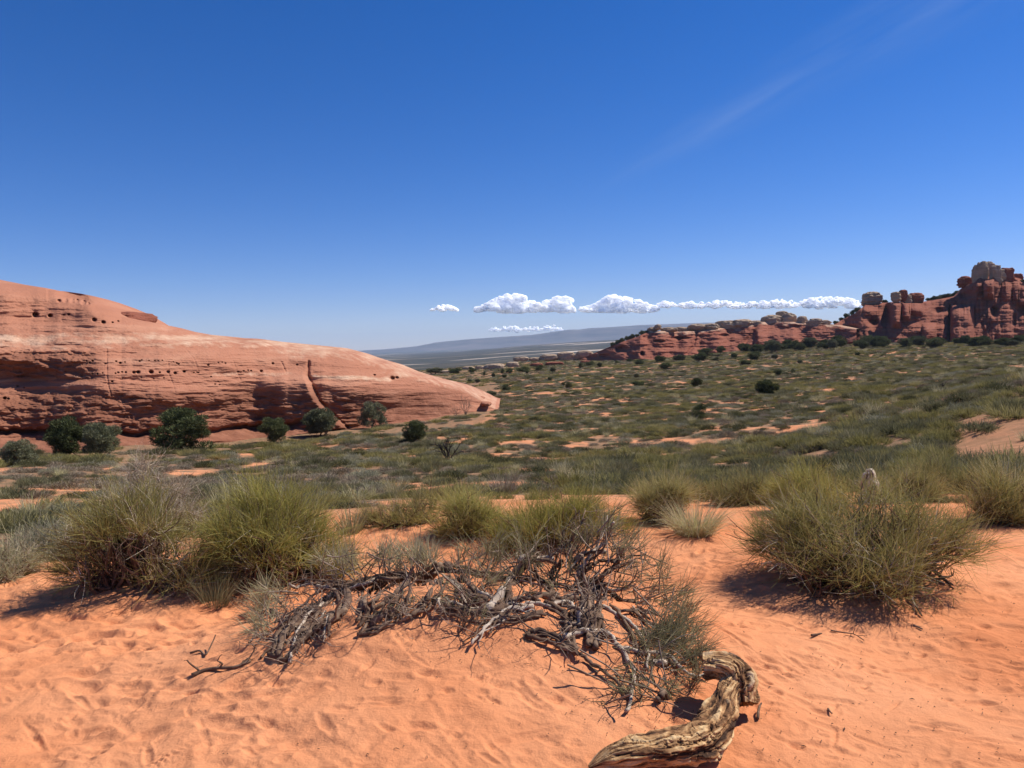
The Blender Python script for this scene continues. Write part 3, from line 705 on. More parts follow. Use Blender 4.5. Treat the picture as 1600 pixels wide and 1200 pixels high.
BCAPS = [(1362, 480, 15, 24, 0, 2.6), (1400, 473, 7, 17, 0, 2.8), (1411, 472, 6, 19, 1, 2.8), (1418, 476, 6, 16, 0, 2.8), (1431, 475, 11, 17, 1, 2.6), (1508, 450, 12, 18, 1, 2.4), (1526, 448, 6, 34, 0, 3.4), (1535, 447, 8, 38, 0, 3.2), (1546, 446, 9, 37, 0, 3.0), (1556, 445, 8, 31, 0, 3.0), (1551, 440, 12, 18, 0, 2.6), (1564, 441, 6, 20, 0, 3.2), (1573, 443, 9, 24, 1, 3.6), (1588, 446, 8, 18, 1, 3.6), (1640, 440, 30, 26, 1, 2.8)]
for i, (x, yb_, w, h, red, bx) in enumerate(BCAPS):
    d = face_depth(_bv, x, max(yb_ - h * 0.3, np.interp(x, *zip(*BUTTE_CREST)) + 1.5)) + (1.5 if h > 12 else -4); k = d / FPX
    unroot(rock_blob("cap_rock", M_BUTTE if red else M_CAP, at(x, yb_, d), w * k, max(w * 0.7, 6) * k, h * 0.5 * k, 80 + i, rough=0.2, strata=0.11, box=bx, nu=80, nv=60), butte_root)

# --- pale boulders along the far edge of the valley
BOULD = [(700, 580, 15, 4), (732, 575, 9, 5), (750, 575, 7, 6), (772, 575, 17, 9), (801, 571, 10, 8), (814, 563, 12, 6), (835, 563, 9, 5), (858, 562, 15, 9), (884, 561, 14, 12), (902, 560, 10, 8), (913, 558, 13, 11), (866, 569, 14, 6), (838, 571, 10, 6), (915, 566, 8, 5)]
for i, (x, y, w, h) in enumerate(BOULD):
    g = hit(x, y + 2)
    if g[1] > 600: g = at(x, y, 420.0)
    k = g[1] / FPX; red = i >= 11
    o = rock_blob("boulder", M_BUTTE if red else M_CAP, np.array(g) - [0, 0, 0.3 * h * k], w * k, w * k * 0.7, h * k * 0.62, 120 + i, rough=0.15, box=2.8)
    tag(o, "reddish low boulder below the pale boulders at the valley edge" if red else "pale rounded boulder in the row along the valley's far edge", "boulder", "reddish boulders at the valley edge" if red else "pale boulders at the valley edge")

# --- distant mesas
def mesa(name, xs, top, dist, depth, seed, zb=-65):
    xx = np.arange(xs[0], xs[1], 2.0); t = np.interp(xx, *zip(*top)) + 0.5 * fbm(xx / 40, xx * 0, octaves=4, seed=seed)
    rows = []
    zt = at(xx, t, np.full(len(xx), dist))
    for s, hh in ((0, -0.02), (0.25, 0.25), (0.45, 0.5), (0.5, 0.62), (0.53, 0.86), (0.62, 0.94), (0.8, 1.0), (1.0, 0.99)):
        p = zt.copy(); fac = 1 + depth / dist * (s - 0.8 + 0.05 * fbm(xx / 60, xx * 0 + s * 2, octaves=3, seed=seed + 3))
        p[:, 0] *= fac; p[:, 1] *= fac
        p[:, 2] = zb + (zt[:, 2] - zb) * hh
        rows.append(p)
    V = np.concatenate(rows)
    k = NT(name + "_rock"); o = k.n("ShaderNodeNewGeometry").outputs['Position']
    c = k.ramp(k.noise(k.mapping(o, (0.002, 0.002, 0.02)), 1.0, 6, 0.65), [(0.35, (0.05, 0.045, 0.045)), (0.55, (0.10, 0.08, 0.07)), (0.7, (0.16, 0.12, 0.10))])
    m = k.done(k.principled(c, 1.0))
    return tag(put(name, make_mesh(name, V, grid_faces(len(rows), len(xx)), m)), kind="structure")
mesa("mesa_hills", (120, 1400), [(120, 568), (500, 552), (560, 548), (600, 546), (650, 541), (680, 535), (720, 531), (760, 528), (800, 525), (830, 523), (860, 519), (890, 515), (905, 515), (920, 513), (960, 511), (1000, 508), (1100, 504), (1250, 505), (1400, 515)], 13200, 2000, 401)

# ------------------------------------------------------------------ plants: shared builders
def link_copy(src, loc, rz, sc, label=None, group=None):
    """a copy of a thing and of each of its parts"""
    r = src.copy(); COL.objects.link(r)
    r.location = tuple(loc); r.rotation_euler = (0, 0, rz); r.scale = (sc, sc, sc) if np.isscalar(sc) else tuple(sc)
    if label: r['label'] = label
    if group: r['group'] = group
    for ch in list(src.children):
        c = ch.copy(); COL.objects.link(c); c.parent = r
    return r

def rdir(n, up=0.0):
    v = rs.normal(size=(n, 3)); v[:, 2] += up
    return norm(v)

def grow(g, p, d, ln, rad, depth, tips, wob=0.35, kids=3, up=0.1, sides=5, shrink=0.62):
    """a wandering woody branch that splits again and again"""
    n = 6; P = [np.array(p, float)]; d = norm(np.array(d, float))
    for i in range(n - 1):
        d = norm(d + rs.normal(size=3) * wob * 0.5 + np.array([0, 0, up * 0.3]))
        P.append(P[-1] + d * ln / (n - 1))
    P = np.array(P)
    g.tube(P, np.linspace(rad, rad * 0.5, n), sides)
    if depth <= 0:
        tips.append((P[-1], d)); return
    for k in range(kids):
        i = rs.randint(2, n)
        dd = norm(d + rs.normal(size=3) * 0.75 + np.array([0, 0, up]))
        grow(g, P[i], dd, ln * shrink * rs.uniform(0.7, 1.2), rad * 0.5, depth - 1, tips, wob, kids, up, max(3, sides - 1), shrink)

def stems_at(g, C, D, per, spread, L, W, bend=0.2, segs=2):
    """a broom of thin stems at each of the points C, fanned about the directions D"""
    n = len(C)
    if n == 0: return
    P = np.repeat(C, per, 0) + rs.normal(size=(n * per, 3)) * 0.012
    d = norm(np.repeat(norm(D), per, 0) + rs.normal(size=(n * per, 3)) * spread)
    P = P + d * (rs.uniform(0, 0.35, (n * per, 1)) * L)
    g.blades(P, d, L * rs.uniform(0.45, 1.1, n * per), W * rs.uniform(0.7, 1.3, n * per), bend, segs)

def broom_bush(name, label, cat, base, w, h, n, per, mat, depth=0.7, lean=(0, 0), L=0.3, W=0.0045, spread=0.28, low=0.25, dry=0.0, bark=None, trunks=7, seed=0, skirt=0.0, flat=0.0, group=None):
    """a broad bush of upright broom-like stems on crooked woody branches; base = (x, y, z)"""
    rs.seed(seed + 1000)
    root = tag(empty(name, base), label, cat, group)
    gb, gf, gd = Geo(), Geo(), Geo()
    tips = []
    n = int(n * 2.1); per = int(per * 0.55); L = L * 0.58; W = W * 0.82
    nl = max(7, int(w * depth * 17)); hw = w / 2 - 0.5 * L
    la = rs.uniform(0, 2 * np.pi, nl); lr = np.sqrt(rs.uniform(0.0, 1, nl)) * 0.86
    lx, ly = lr * np.cos(la) * hw, lr * np.sin(la) * hw * depth
    lz = (h - 0.8 * L) * np.maximum(1 - 1.25 * lr ** 2, 0.12) * rs.uniform(0.7, 1.1, nl)
    ls = hw * rs.uniform(0.16, 0.46, nl)
    pk = rs.randint(0, nl, n)
    dv = rs.normal(size=(n, 3)); dv = dv / np.linalg.norm(dv, axis=1, keepdims=True) * rs.uniform(0.35, 1, (n, 1)) ** 0.5
    cx = lx[pk] + dv[:, 0] * ls[pk]; cy = ly[pk] + dv[:, 1] * ls[pk] * (0.5 + 0.5 * depth)
    hz = lz[pk] - ls[pk] * 0.55 + dv[:, 2] * ls[pk] * 0.62
    hz = np.maximum(hz, (h - L) * low * rs.uniform(0.0, 0.8, n))
    rr = np.clip(np.hypot(cx / hw, cy / hw / depth), 0, 1.2)
    gz = H(base[0] + cx, base[1] + cy) - base[2]
    hz = np.maximum(hz, 0.03 + skirt * (1 - 0.5 * rr)) + gz
    C = np.stack([cx + lean[0] * hz, cy + lean[1] * hz, hz], -1)
    out = np.stack([cx / (w / 2), cy / (w / 2), np.full(n, 0.0)], -1)
    D = norm(out * (1.0 + 0.6 * (1 - hz[:, None] / h)) + np.array([lean[0] * 0.5, lean[1] * 0.5, 0.8 - flat]) + rs.normal(size=(n, 3)) * 0.45)
    isdry = rs.uniform(size=n) < dry * 1.5
    stems_at(gf, C[~isdry], D[~isdry], per, spread * 1.7, L, W, 0.55, 3)
    if isdry.any(): stems_at(gd, C[isdry], D[isdry], max(per // 2, 6), spread * 2.0, L * 0.9, W * 0.95, 0.6, 4)
    tb = np.stack([rs.normal(size=trunks) * w * 0.11, rs.normal(size=trunks) * w * 0.07 * depth, np.zeros(trunks)], -1)
    tb[:, 2] = H(base[0] + tb[:, 0], base[1] + tb[:, 1]) - base[2] - 0.03
    pick = rs.permutation(n)[:int(n * 0.6)]
    for i in pick:
        b = tb[np.argmin(np.linalg.norm(tb[:, :2] - C[i, :2] * 0.55, axis=1) + rs.uniform(0, 0.1, trunks))]
        mid1 = b * 0.62 + C[i] * 0.38 + rs.normal(size=3) * 0.05 + [0, 0, -0.05 * h]; mid2 = b * 0.3 + C[i] * 0.7 + rs.normal(size=3) * 0.045
        mid1[2] = max(mid1[2], b[2] + 0.05); 
        ln = np.linalg.norm(C[i] - b)
        gb.tube(curve_pts([b, mid1, mid2, C[i]], 9), np.linspace(rs.uniform(0.005, 0.018), 0.0026, 9), 5)
        if rs.rand() < 0.5: grow(gb, curve_pts([b, mid1, mid2, C[i]], 9)[rs.randint(3, 8)], rdir(1, 0.2)[0], rs.uniform(0.1, 0.22), 0.0045, 2, [], 0.7, 2, 0.05, 4)
    for i in rs.permutation(n)[:int(n * 0.16)]:
        d = norm(D[i] + rs.normal(size=3) * 0.35); ln = rs.uniform(0.10, 0.30) * min(1, w)
        P = curve_pts([C[i], C[i] + d * ln * 0.5 + rs.normal(size=3) * 0.02, C[i] + d * ln], 6)
        gb.tube(P, np.linspace(0.0042, 0.0016, 6), 4)
        if rs.rand() < 0.7: stems_at(gf, P[2:], norm(np.repeat(d[None], 4, 0) + rs.normal(size=(4, 3)) * 0.4), 5, 0.5, L * 0.7, W, 0.5, 3)
        else: grow(gb, P[3], rdir(1, 0.3)[0], 0.09, 0.0024, 1, [], 0.7, 2, 0.1, 3)
    gb.build("branches", bark or M_BARK, root)
    gf.build("foliage", mat, root)
    if gd.n: gd.build("dead_twigs", M_DRY, root)  # dead leafless twigs mixed in among the living stems
    return root

def grass_tuft(name, label, cat, base, w, h, n, mat, W=0.004, droop=0.5, seed=0, group=None):
    rs.seed(seed + 3000)
    ph = rs.uniform(0, 2 * np.pi, n); r = np.sqrt(rs.uniform(0, 1, n)) * w * 0.22
    P = np.stack([r * np.cos(ph), r * np.sin(ph), np.full(n, -0.02)], -1)
    P[:, 2] += H(base[0] + P[:, 0], base[1] + P[:, 1]) - base[2]
    out = np.stack([np.cos(ph), np.sin(ph), np.zeros(n)], -1) * rs.uniform(0.1, 1.0, (n, 1)) * (w / 2 / h)
    D = norm(out + np.array([0, 0, 1.0]) + rs.normal(size=(n, 3)) * 0.12)
    side = norm(np.cross(D, rs.normal(size=(n, 3)))); L = h * rs.uniform(0.5, 1.12, n)
    t = np.linspace(0, 1, 5)
    dv = out * 0.5 * droop + np.array([0, 0, -0.55]) * droop * rs.uniform(0.1, 1.2, (n, 1))
    C = P[:, None] + (D[:, None] * t[None, :, None] + dv[:, None] * (t ** 2.2)[None, :, None]) * L[:, None, None]
    ww = (1 - 0.8 * t)[None, :, None] * W / 2
    V = np.stack([C - side[:, None] * ww, C + side[:, None] * ww], 2)
    b = (np.arange(n) * 10)[:, None]; k = (np.arange(4) * 2)[None]
    q = np.stack([b + k, b + k + 1, b + k + 3, b + k + 2], -1).reshape(-1, 4)
    g = Geo(); g.add(V.reshape(-1, 3), q)
    return tag(g.build(name, mat, None, base), label, cat, group)

# ------------------------------------------------------------------ plants at the dune's edge
def here(px, py): return hit(px, py)
B1 = here(222, 912)
broom_bush("ephedra_bush", "big green bush with bare dark trunks on the sand crest, below the bleached twiggy bush", "bush", B1, 1.25, 0.82, 190, 32, M_OLIVE, 0.7, (-0.08, 0), 0.34, 0.0042, 0.3, 0.3, 0.16, skirt=0.06, seed=1, trunks=8)
B2 = here(432, 905)
broom_bush("ephedra_bush", "broad yellow-green bush right beside the dark trunked bush, grey wood showing inside", "bush", B2, 1.22, 0.76, 220, 40, M_EPHEDRA, 0.75, (0.05, 0.0), 0.36, 0.0042, 0.25, 0.3, 0.12, seed=2, trunks=9)
B3 = np.array(here(1352, 905))
broom_bush("ephedra_bush", "widest olive bush with a dark shadow under it, bleached stump standing behind", "bush", B3, 1.74, 0.85, 290, 32, M_OLIVE, 0.66, (0.06, 0), 0.34, 0.0042, 0.3, 0.5, 0.16, skirt=0.16, seed=3, trunks=10)
b = here(240, 835); broom_bush("dead_bush", "bleached leafless twiggy bush rising behind the dark trunked green bush", "bush", b, 1.05, 0.92, 120, 30, M_DRY, 0.7, (0, 0), 0.3, 0.0038, 0.6, 0.3, 0.3, M_PALEBARK, seed=4)
b = here(868, 846); broom_bush("ephedra_bush", "bright yellow-green bush directly behind the dead tangled shrub", "bush", b, 1.35, 0.52, 170, 40, M_EPHEDRA, 0.6, (0.05, 0), 0.32, 0.0042, 0.24, 0.1, 0.03, seed=5)
b = here(735, 830); broom_bush("ephedra_bush", "small yellow-green bush leaning over the low sand bank", "bush", b, 0.85, 0.42, 85, 36, M_EPHEDRA, 0.6, (0.1, 0), 0.28, 0.0042, 0.26, 0.1, 0.05, seed=6)
b = here(640, 818); broom_bush("ephedra_bush", "low green bush along the top of the pale sand bank", "bush", b, 1.1, 0.34, 80, 34, M_OLIVE, 0.5, (0, 0), 0.26, 0.0042, 0.28, 0.1, 0.05, seed=7)
b = here(1035, 815); broom_bush("ephedra_bush", "green bush behind the pale drooping grass tuft", "bush", b, 0.72, 0.5, 90, 38, M_OLIVE, 0.7, (0, 0), 0.3, 0.0042, 0.25, 0.1, 0.03, seed=8)
b = here(1180, 788); broom_bush("grassy_bush", "bright green grassy bush between the pale tuft and the widest bush", "bush", b, 1.15, 0.36, 120, 34, M_SCRUB2, 0.5, (0, 0), 0.26, 0.005, 0.25, 0.1, 0.03, seed=9)
b = here(1272, 800); broom_bush("ephedra_bush", "green bush left of the bleached stump", "bush", b, 0.9, 0.52, 110, 36, M_EPHEDRA, 0.7, (0, 0), 0.3, 0.0045, 0.25, 0.1, 0.03, seed=10)
b = here(1560, 812); broom_bush("ephedra_bush", "olive bush with pale grass at the edge of the sand, right of the widest bush", "bush", b, 0.95, 0.55, 120, 36, M_OLIVE, 0.7, (0.1, 0), 0.32, 0.0045, 0.26, 0.1, 0.1, seed=11)
b = here(1480, 768); broom_bush("grassy_bush", "bright green bush in the gap behind the widest bush", "bush", b, 1.3, 0.45, 120, 34, M_SCRUB2, 0.6, (0, 0), 0.28, 0.0048, 0.25, 0.1, 0.03, seed=12)
b = here(1420, 782); broom_bush("ephedra_bush", "green bush right of the bleached stump", "bush", b, 0.8, 0.42, 80, 34, M_OLIVE, 0.7, (0, 0), 0.28, 0.0045, 0.26, 0.1, 0.05, seed=13)
b = here(78, 868); broom_bush("sagebrush", "silvery grey sagebrush at the outer end of the sand crest", "bush", b, 0.85, 0.36, 110, 34, M_SAGE, 0.8, (0, 0), 0.22, 0.005, 0.5, 0.1, 0.25, M_PALEBARK, seed=14)
b = here(6, 905); broom_bush("sagebrush", "grey-green bush cut by the photo's left edge beside the sand crest", "bush", b, 0.6, 0.3, 70, 32, M_GREYGREEN, 0.8, (0, 0), 0.22, 0.005, 0.4, 0.1, 0.15, seed=15)
grass_tuft("grass_tuft", "tall green and straw grass tuft between the two green bushes on the crest", "grass tuft", here(336, 940), 0.42, 0.34, 300, M_GREYGREEN, 0.0032, 0.5, 1)
grass_tuft("grass_tuft", "pale straw coloured drooping grass tuft on bare sand", "grass tuft", here(1086, 836), 0.62, 0.42, 1100, M_STRAW, 0.0042, 0.95, 2)
grass_tuft("spiky_tuft", "spiky grey-green tuft at the foot of the pale sand bank, beside the broad bush", "grass tuft", here(548, 832), 0.42, 0.27, 160, M_GREYGREEN, 0.009, 0.15, 3)
grass_tuft("grass_tuft", "pale wispy dry grass above the bare bank behind the low bushes", "grass tuft", here(786, 772), 0.6, 0.42, 300, M_DRY, 0.006, 0.3, 4)
grass_tuft("grass_tuft", "straw grass tuft fanned out above the olive bush by the sand's edge", "grass tuft", here(1578, 772), 0.7, 0.46, 420, M_STRAW, 0.006, 0.4, 5)
grass_tuft("grass_tuft", "small bright green grass tuft on the shaded sand of the crest", "grass tuft", here(100, 893), 0.28, 0.14, 160, M_EPHEDRA, 0.0045, 0.4, 6)

# ------------------------------------------------------------------ the two dead tangled shrubs on the hummock
def pxpts(pts, r0, wob=0.0):
    out = []
    for x, y in pts:
        g = hit(x, y); d = min(r0 + rs.normal() * wob, g[1] - 0.03)
        out.append(at(x, y, d))
    return np.array(out)

def tangle(name, label, base_px, r0, limbs, foliage, seed, thick=1.25, nsmall=0.85):
    rs.seed(seed + 5000)
    base = np.array(hit(*base_px)); root = tag(empty(name, base), label, "shrub")
    gp, gd, gt, gf = Geo(), Geo(), Geo(), Geo()
    more = []
    for pts, rad, pale, wob in limbs:
        if max(q[1] for q in pts) < 1015 or 0.03 > rad > 0.012:
            for _ in range(2):
                o_ = rs.normal(size=2) * [9, 7]; more.append(([(x + o_[0] + rs.normal() * 4, min(y + o_[1] + rs.normal() * 3, 1034)) for x, y in pts], min(rad, 0.02) * rs.uniform(0.4, 0.8), 1 if rs.rand() < 0.12 else 0, 0.10))
    for pts, rad, pale, wob in list(limbs) + more:
        Q_ = pxpts(pts, r0, wob)
        if rad >= 0.014 and pts[0][1] > 968: Q_ = np.vstack([Q_[1] * 0.4 + Q_[0] * 0.6 + [0.01, 0.03, -0.22], Q_[1:]])
        P = curve_pts(Q_, 4 * len(pts) + 3) - base
        P += np.stack([fbm(np.arange(len(P)) * 0.6 + seed, np.full(len(P), k * 9.1 + rad * 50), octaves=3, seed=seed + k) for k in range(3)], -1) * 0.012
        n = len(P); R = np.linspace(rad, rad * 0.55, n) * thick * (1 + 0.12 * rs.normal(size=n))
        (gp if pale else gd).tube(P, R, 7)
        ln = np.linalg.norm(np.diff(P, axis=0), axis=1).sum()
        for _ in range(int(ln * nsmall * 10 * (1.0 if rad > 0.009 else 0.7)) + 1):
            i = rs.randint(2, n); tips = []
            d = norm(rdir(1, 0.15)[0] + (P[i] - P[i - 1]) / (np.linalg.norm(P[i] - P[i - 1]) + 1e-6) * 0.6)
            grow(gt, P[i], d, rs.uniform(0.07, 0.24), max(rad * rs.uniform(0.16, 0.42), 0.0022), 2 if rs.rand() < 0.35 else 1, tips, 0.7, 2, 0.02, 4)
    # foliage sprays: centre pixel, radius in pixels, how many, main direction in the picture
    for (x, y), rx, ry, n, (dx, dz) in foliage:
        for _ in range(n):
            a = rs.uniform(0, 2 * np.pi); q = math.sqrt(rs.rand())
            xx, yy = x + rx * q * math.cos(a), y + ry * q * math.sin(a)
            g = hit(xx, yy); c = at(xx, yy, min(r0 + rs.normal() * 0.16, g[1] - 0.03)) - base
            d = norm(np.array([dx, -0.15, dz]) + rs.normal(size=3) * 0.45)
            stems_at(gf, c[None], d[None], 16, 0.35, 0.14, 0.0036, 0.25)
            gt.tube(curve_pts([c - d * rs.uniform(0.06, 0.2) + rs.normal(size=3) * 0.03, c - d * 0.03, c + d * 0.08], 6), np.linspace(0.0045, 0.002, 6), 4)
    gp.build("bleached_branches", M_PALEBARK, root); gd.build("dark_branches", M_BARK, root)
    gt.build("twigs", M_TWIG, root); gf.build("foliage", M_GREYGREEN, root)
    return root
M_TWIG = mat_bark("grey_twigs", (0.09, 0.06, 0.042), (0.22, 0.155, 0.11), (0.44, 0.35, 0.265), 0.6)
LIMB_L = [
    ([(690, 884), (668, 902), (642, 902), (617, 902), (592, 907), (555, 917), (530, 927), (505, 940), (485, 950), (462, 970), (442, 995), (434, 1028)], 0.020, 0, 0.04),
    ([(640, 897), (600, 900), (575, 910), (545, 920)], 0.010, 1, 0.06),
    ([(545, 925), (530, 922), (505, 917), (485, 912), (465, 918), (452, 914)], 0.009, 1, 0.06),
    ([(500, 950), (485, 952), (462, 956), (435, 962), (422, 950)], 0.011, 0, 0.05),
    ([(505, 942), (500, 947), (477, 965), (465, 990), (457, 1017), (452, 1036)], 0.008, 1, 0.02),
    ([(542, 920), (543, 945), (527, 962), (500, 980), (480, 995), (465, 1007)], 0.014, 0, 0.03),
    ([(520, 930), (517, 937), (516, 960), (515, 994)], 0.010, 0, 0.03),
    ([(600, 908), (597, 912), (577, 925), (571, 940), (577, 960), (582, 968)], 0.012, 0, 0.04),
    ([(640, 905), (620, 925), (600, 940), (580, 955), (562, 978)], 0.012, 0, 0.05),
    ([(560, 981), (585, 971), (610, 961), (625, 950)], 0.014, 0, 0.01),
    ([(690, 905), (672, 927), (662, 945), (647, 960), (630, 968)], 0.011, 0, 0.03),
    ([(480, 960), (455, 985), (425, 1010), (408, 1028)], 0.008, 0, 0.05), ([(470, 955), (440, 985), (415, 1000)], 0.007, 0, 0.06),
    ([(500, 955), (470, 985), (445, 1010), (440, 1024)], 0.009, 0, 0.04), ([(530, 935), (505, 965), (490, 988)], 0.009, 0, 0.04),
    ([(470, 1000), (455, 1020), (445, 1030), (420, 1022)], 0.012, 0, 0.02), ([(650, 900), (640, 925), (632, 960)], 0.007, 0, 0.05)]
FOL_L = [((415, 975), 20, 32, 21, (-0.6, 0.4)), ((425, 935), 28, 18, 21, (-0.5, 0.6)), ((540, 880), 40, 14, 18, (0, 0.8)), ((610, 878), 50, 13, 33, (0, 0.9)), ((655, 878), 25, 14, 24, (0.1, 0.8)), ((635, 930), 16, 16, 6, (0, -0.3))]
LIMB_R = [
    ([(912, 1004), (914, 976), (916, 955), (918, 938), (922, 920), (924, 908)], 0.034, 0, 0.0), ([(902, 1000), (906, 974), (911, 945), (921, 915)], 0.02, 1, 0.01), ([(928, 1002), (926, 978), (926, 950), (927, 915)], 0.016, 0, 0.02),
    ([(924, 912), (907, 899), (898, 879), (907, 868), (930, 862), (947, 865)], 0.017, 1, 0.03),
    ([(924, 912), (941, 899), (964, 879), (972, 854)], 0.015, 0, 0.05), ([(926, 914), (930, 916), (961, 922), (985, 916)], 0.011, 1, 0.05),
    ([(760, 952), (774, 939), (788, 919), (799, 902), (811, 885), (816, 873), (845, 872), (866, 873)], 0.019, 1, 0.03),
    ([(920, 940), (904, 934), (879, 936), (856, 930), (833, 934), (813, 936), (780, 945)], 0.018, 0, 0.04),
    ([(830, 946), (813, 950), (794, 950), (777, 964), (754, 984), (738, 1008)], 0.010, 1, 0.01), ([(794, 952), (778, 970), (764, 990)], 0.006, 0, 0.02),
    ([(901, 1014), (879, 1001), (850, 985), (830, 986), (822, 993)], 0.012, 0, 0.01), ([(822, 993), (850, 1000), (880, 1012), (905, 1022)], 0.010, 0, 0.005),
    ([(880, 995), (890, 991), (924, 985), (952, 990), (966, 1007), (983, 1035), (992, 1052), (989, 1086), (978, 1114)], 0.012, 1, 0.02),
    ([(940, 945), (966, 961), (989, 975), (1003, 995), (1012, 1018), (1012, 1045)], 0.009, 1, 0.05), ([(960, 1005), (972, 1012), (1003, 1018), (1046, 1024), (1074, 1052), (1108, 1059)], 0.010, 1, 0.04),
    ([(1051, 1075), (1038, 1086), (1026, 1095)], 0.016, 0, 0.005), ([(930, 918), (947, 922), (975, 939), (1003, 944), (1022, 957)], 0.016, 0, 0.05),
    ([(720, 900), (735, 915), (750, 935), (760, 955)], 0.012, 0, 0.04), ([(690, 888), (720, 892), (760, 900), (800, 905)], 0.014, 0, 0.07), ([(692, 900), (715, 917), (730, 945)], 0.008, 1, 0.04), ([(680, 905), (685, 935), (692, 956)], 0.007, 1, 0.04),
    ([(870, 935), (862, 915), (865, 890), (880, 875)], 0.013, 0, 0.05), ([(865, 925), (845, 910), (835, 890), (850, 870)], 0.010, 0, 0.06), ([(900, 900), (920, 870), (945, 845), (960, 815)], 0.010, 1, 0.06), ([(905, 895), (890, 860), (900, 830), (915, 810)], 0.009, 0, 0.07),
    ([(850, 940), (880, 955), (885, 985), (890, 1008)], 0.013, 0, 0.02), ([(930, 930), (960, 950), (985, 985), (1000, 1020)], 0.011, 0, 0.05), ([(800, 910), (830, 905), (870, 912), (910, 920)], 0.012, 0, 0.06),
    ([(690, 940), (710, 950), (745, 955), (790, 960)], 0.014, 0, 0.02), ([(905, 1020), (930, 1040), (960, 1060), (985, 1090)], 0.009, 0, 0.01), ([(960, 880), (985, 870), (1010, 865)], 0.006, 0, 0.08), ([(1000, 985), (1040, 1000), (1075, 1015), (1090, 1040)], 0.008, 0, 0.06),
    ([(985, 950), (1015, 975), (1045, 985)], 0.008, 0, 0.07), ([(760, 935), (730, 925), (705, 905)], 0.012, 0, 0.05), ([(845, 955), (800, 965), (770, 955)], 0.011, 0, 0.02)]
FOL_R = [((750, 880), 40, 22, 20, (0, 0.7)), ((800, 862), 50, 16, 15, (0.1, 0.8)), ((900, 845), 45, 20, 14, (0.1, 0.9)), ((965, 850), 35, 35, 18, (0.4, 0.7)), ((1000, 900), 45, 35, 24, (0.6, 0.4)), ((1040, 950), 45, 30, 27, (0.7, 0.35)), ((1060, 1000), 40, 40, 36, (0.6, 0.3)), ((1020, 1010), 50, 40, 24, (0.4, 0.3)), ((1030, 1070), 40, 25, 13, (0.3, -0.1)), ((740, 930), 45, 25, 18, (0, 0.2)), ((850, 905), 60, 25, 15, (0, 0.5)), ((960, 1075), 40, 30, 7, (0, -0.2)), ((1080, 1050), 18, 30, 9, (0.3, 0.6)), ((945, 815), 22, 22, 8, (0.1, 0.8))]
tangle("tangled_shrub", "arching half-dead shrub reaching down the left flank of the sand hummock", (520, 1000), 4.72, LIMB_L, FOL_L, 1, 1.5)
tangle("tangled_shrub", "large tangled half-dead shrub with a stout twisted trunk on the sand hummock", (915, 985), 4.55, LIMB_R, FOL_R, 2)

# ------------------------------------------------------------------ driftwood log, stump, sticks
def mat_log():
    k = NT("weathered_log"); g = k.attr("grain"); w = k.attr("worn"); o = k.obj()
    n = k.noise(o, 24, 6, 0.65); n2 = k.noise(o, 160, 4, 0.6)
    c = k.ramp(k.math('ADD', k.math('MULTIPLY', g, 0.75), k.math('MULTIPLY', n, 0.3)), [(0.2, (0.045, 0.021, 0.010)), (0.4, (0.22, 0.105, 0.042)), (0.56, (0.45, 0.255, 0.11)), (0.76, (0.65, 0.44, 0.22))])
    c = k.mix(k.mrange(k.math('ADD', w, k.math('MULTIPLY', n, 0.35)), 0.55, 0.7), c, (0.70, 0.50, 0.29))
    c = k.mix(k.mrange(n2, 0.5, 0.8, 0, 0.35), c, (0.14, 0.08, 0.045))
    return k.done(k.principled(c, 0.85, k.bump(k.math('ADD', n, n2), 0.004, 0.7), 0.2))
M_LOG = mat_log()
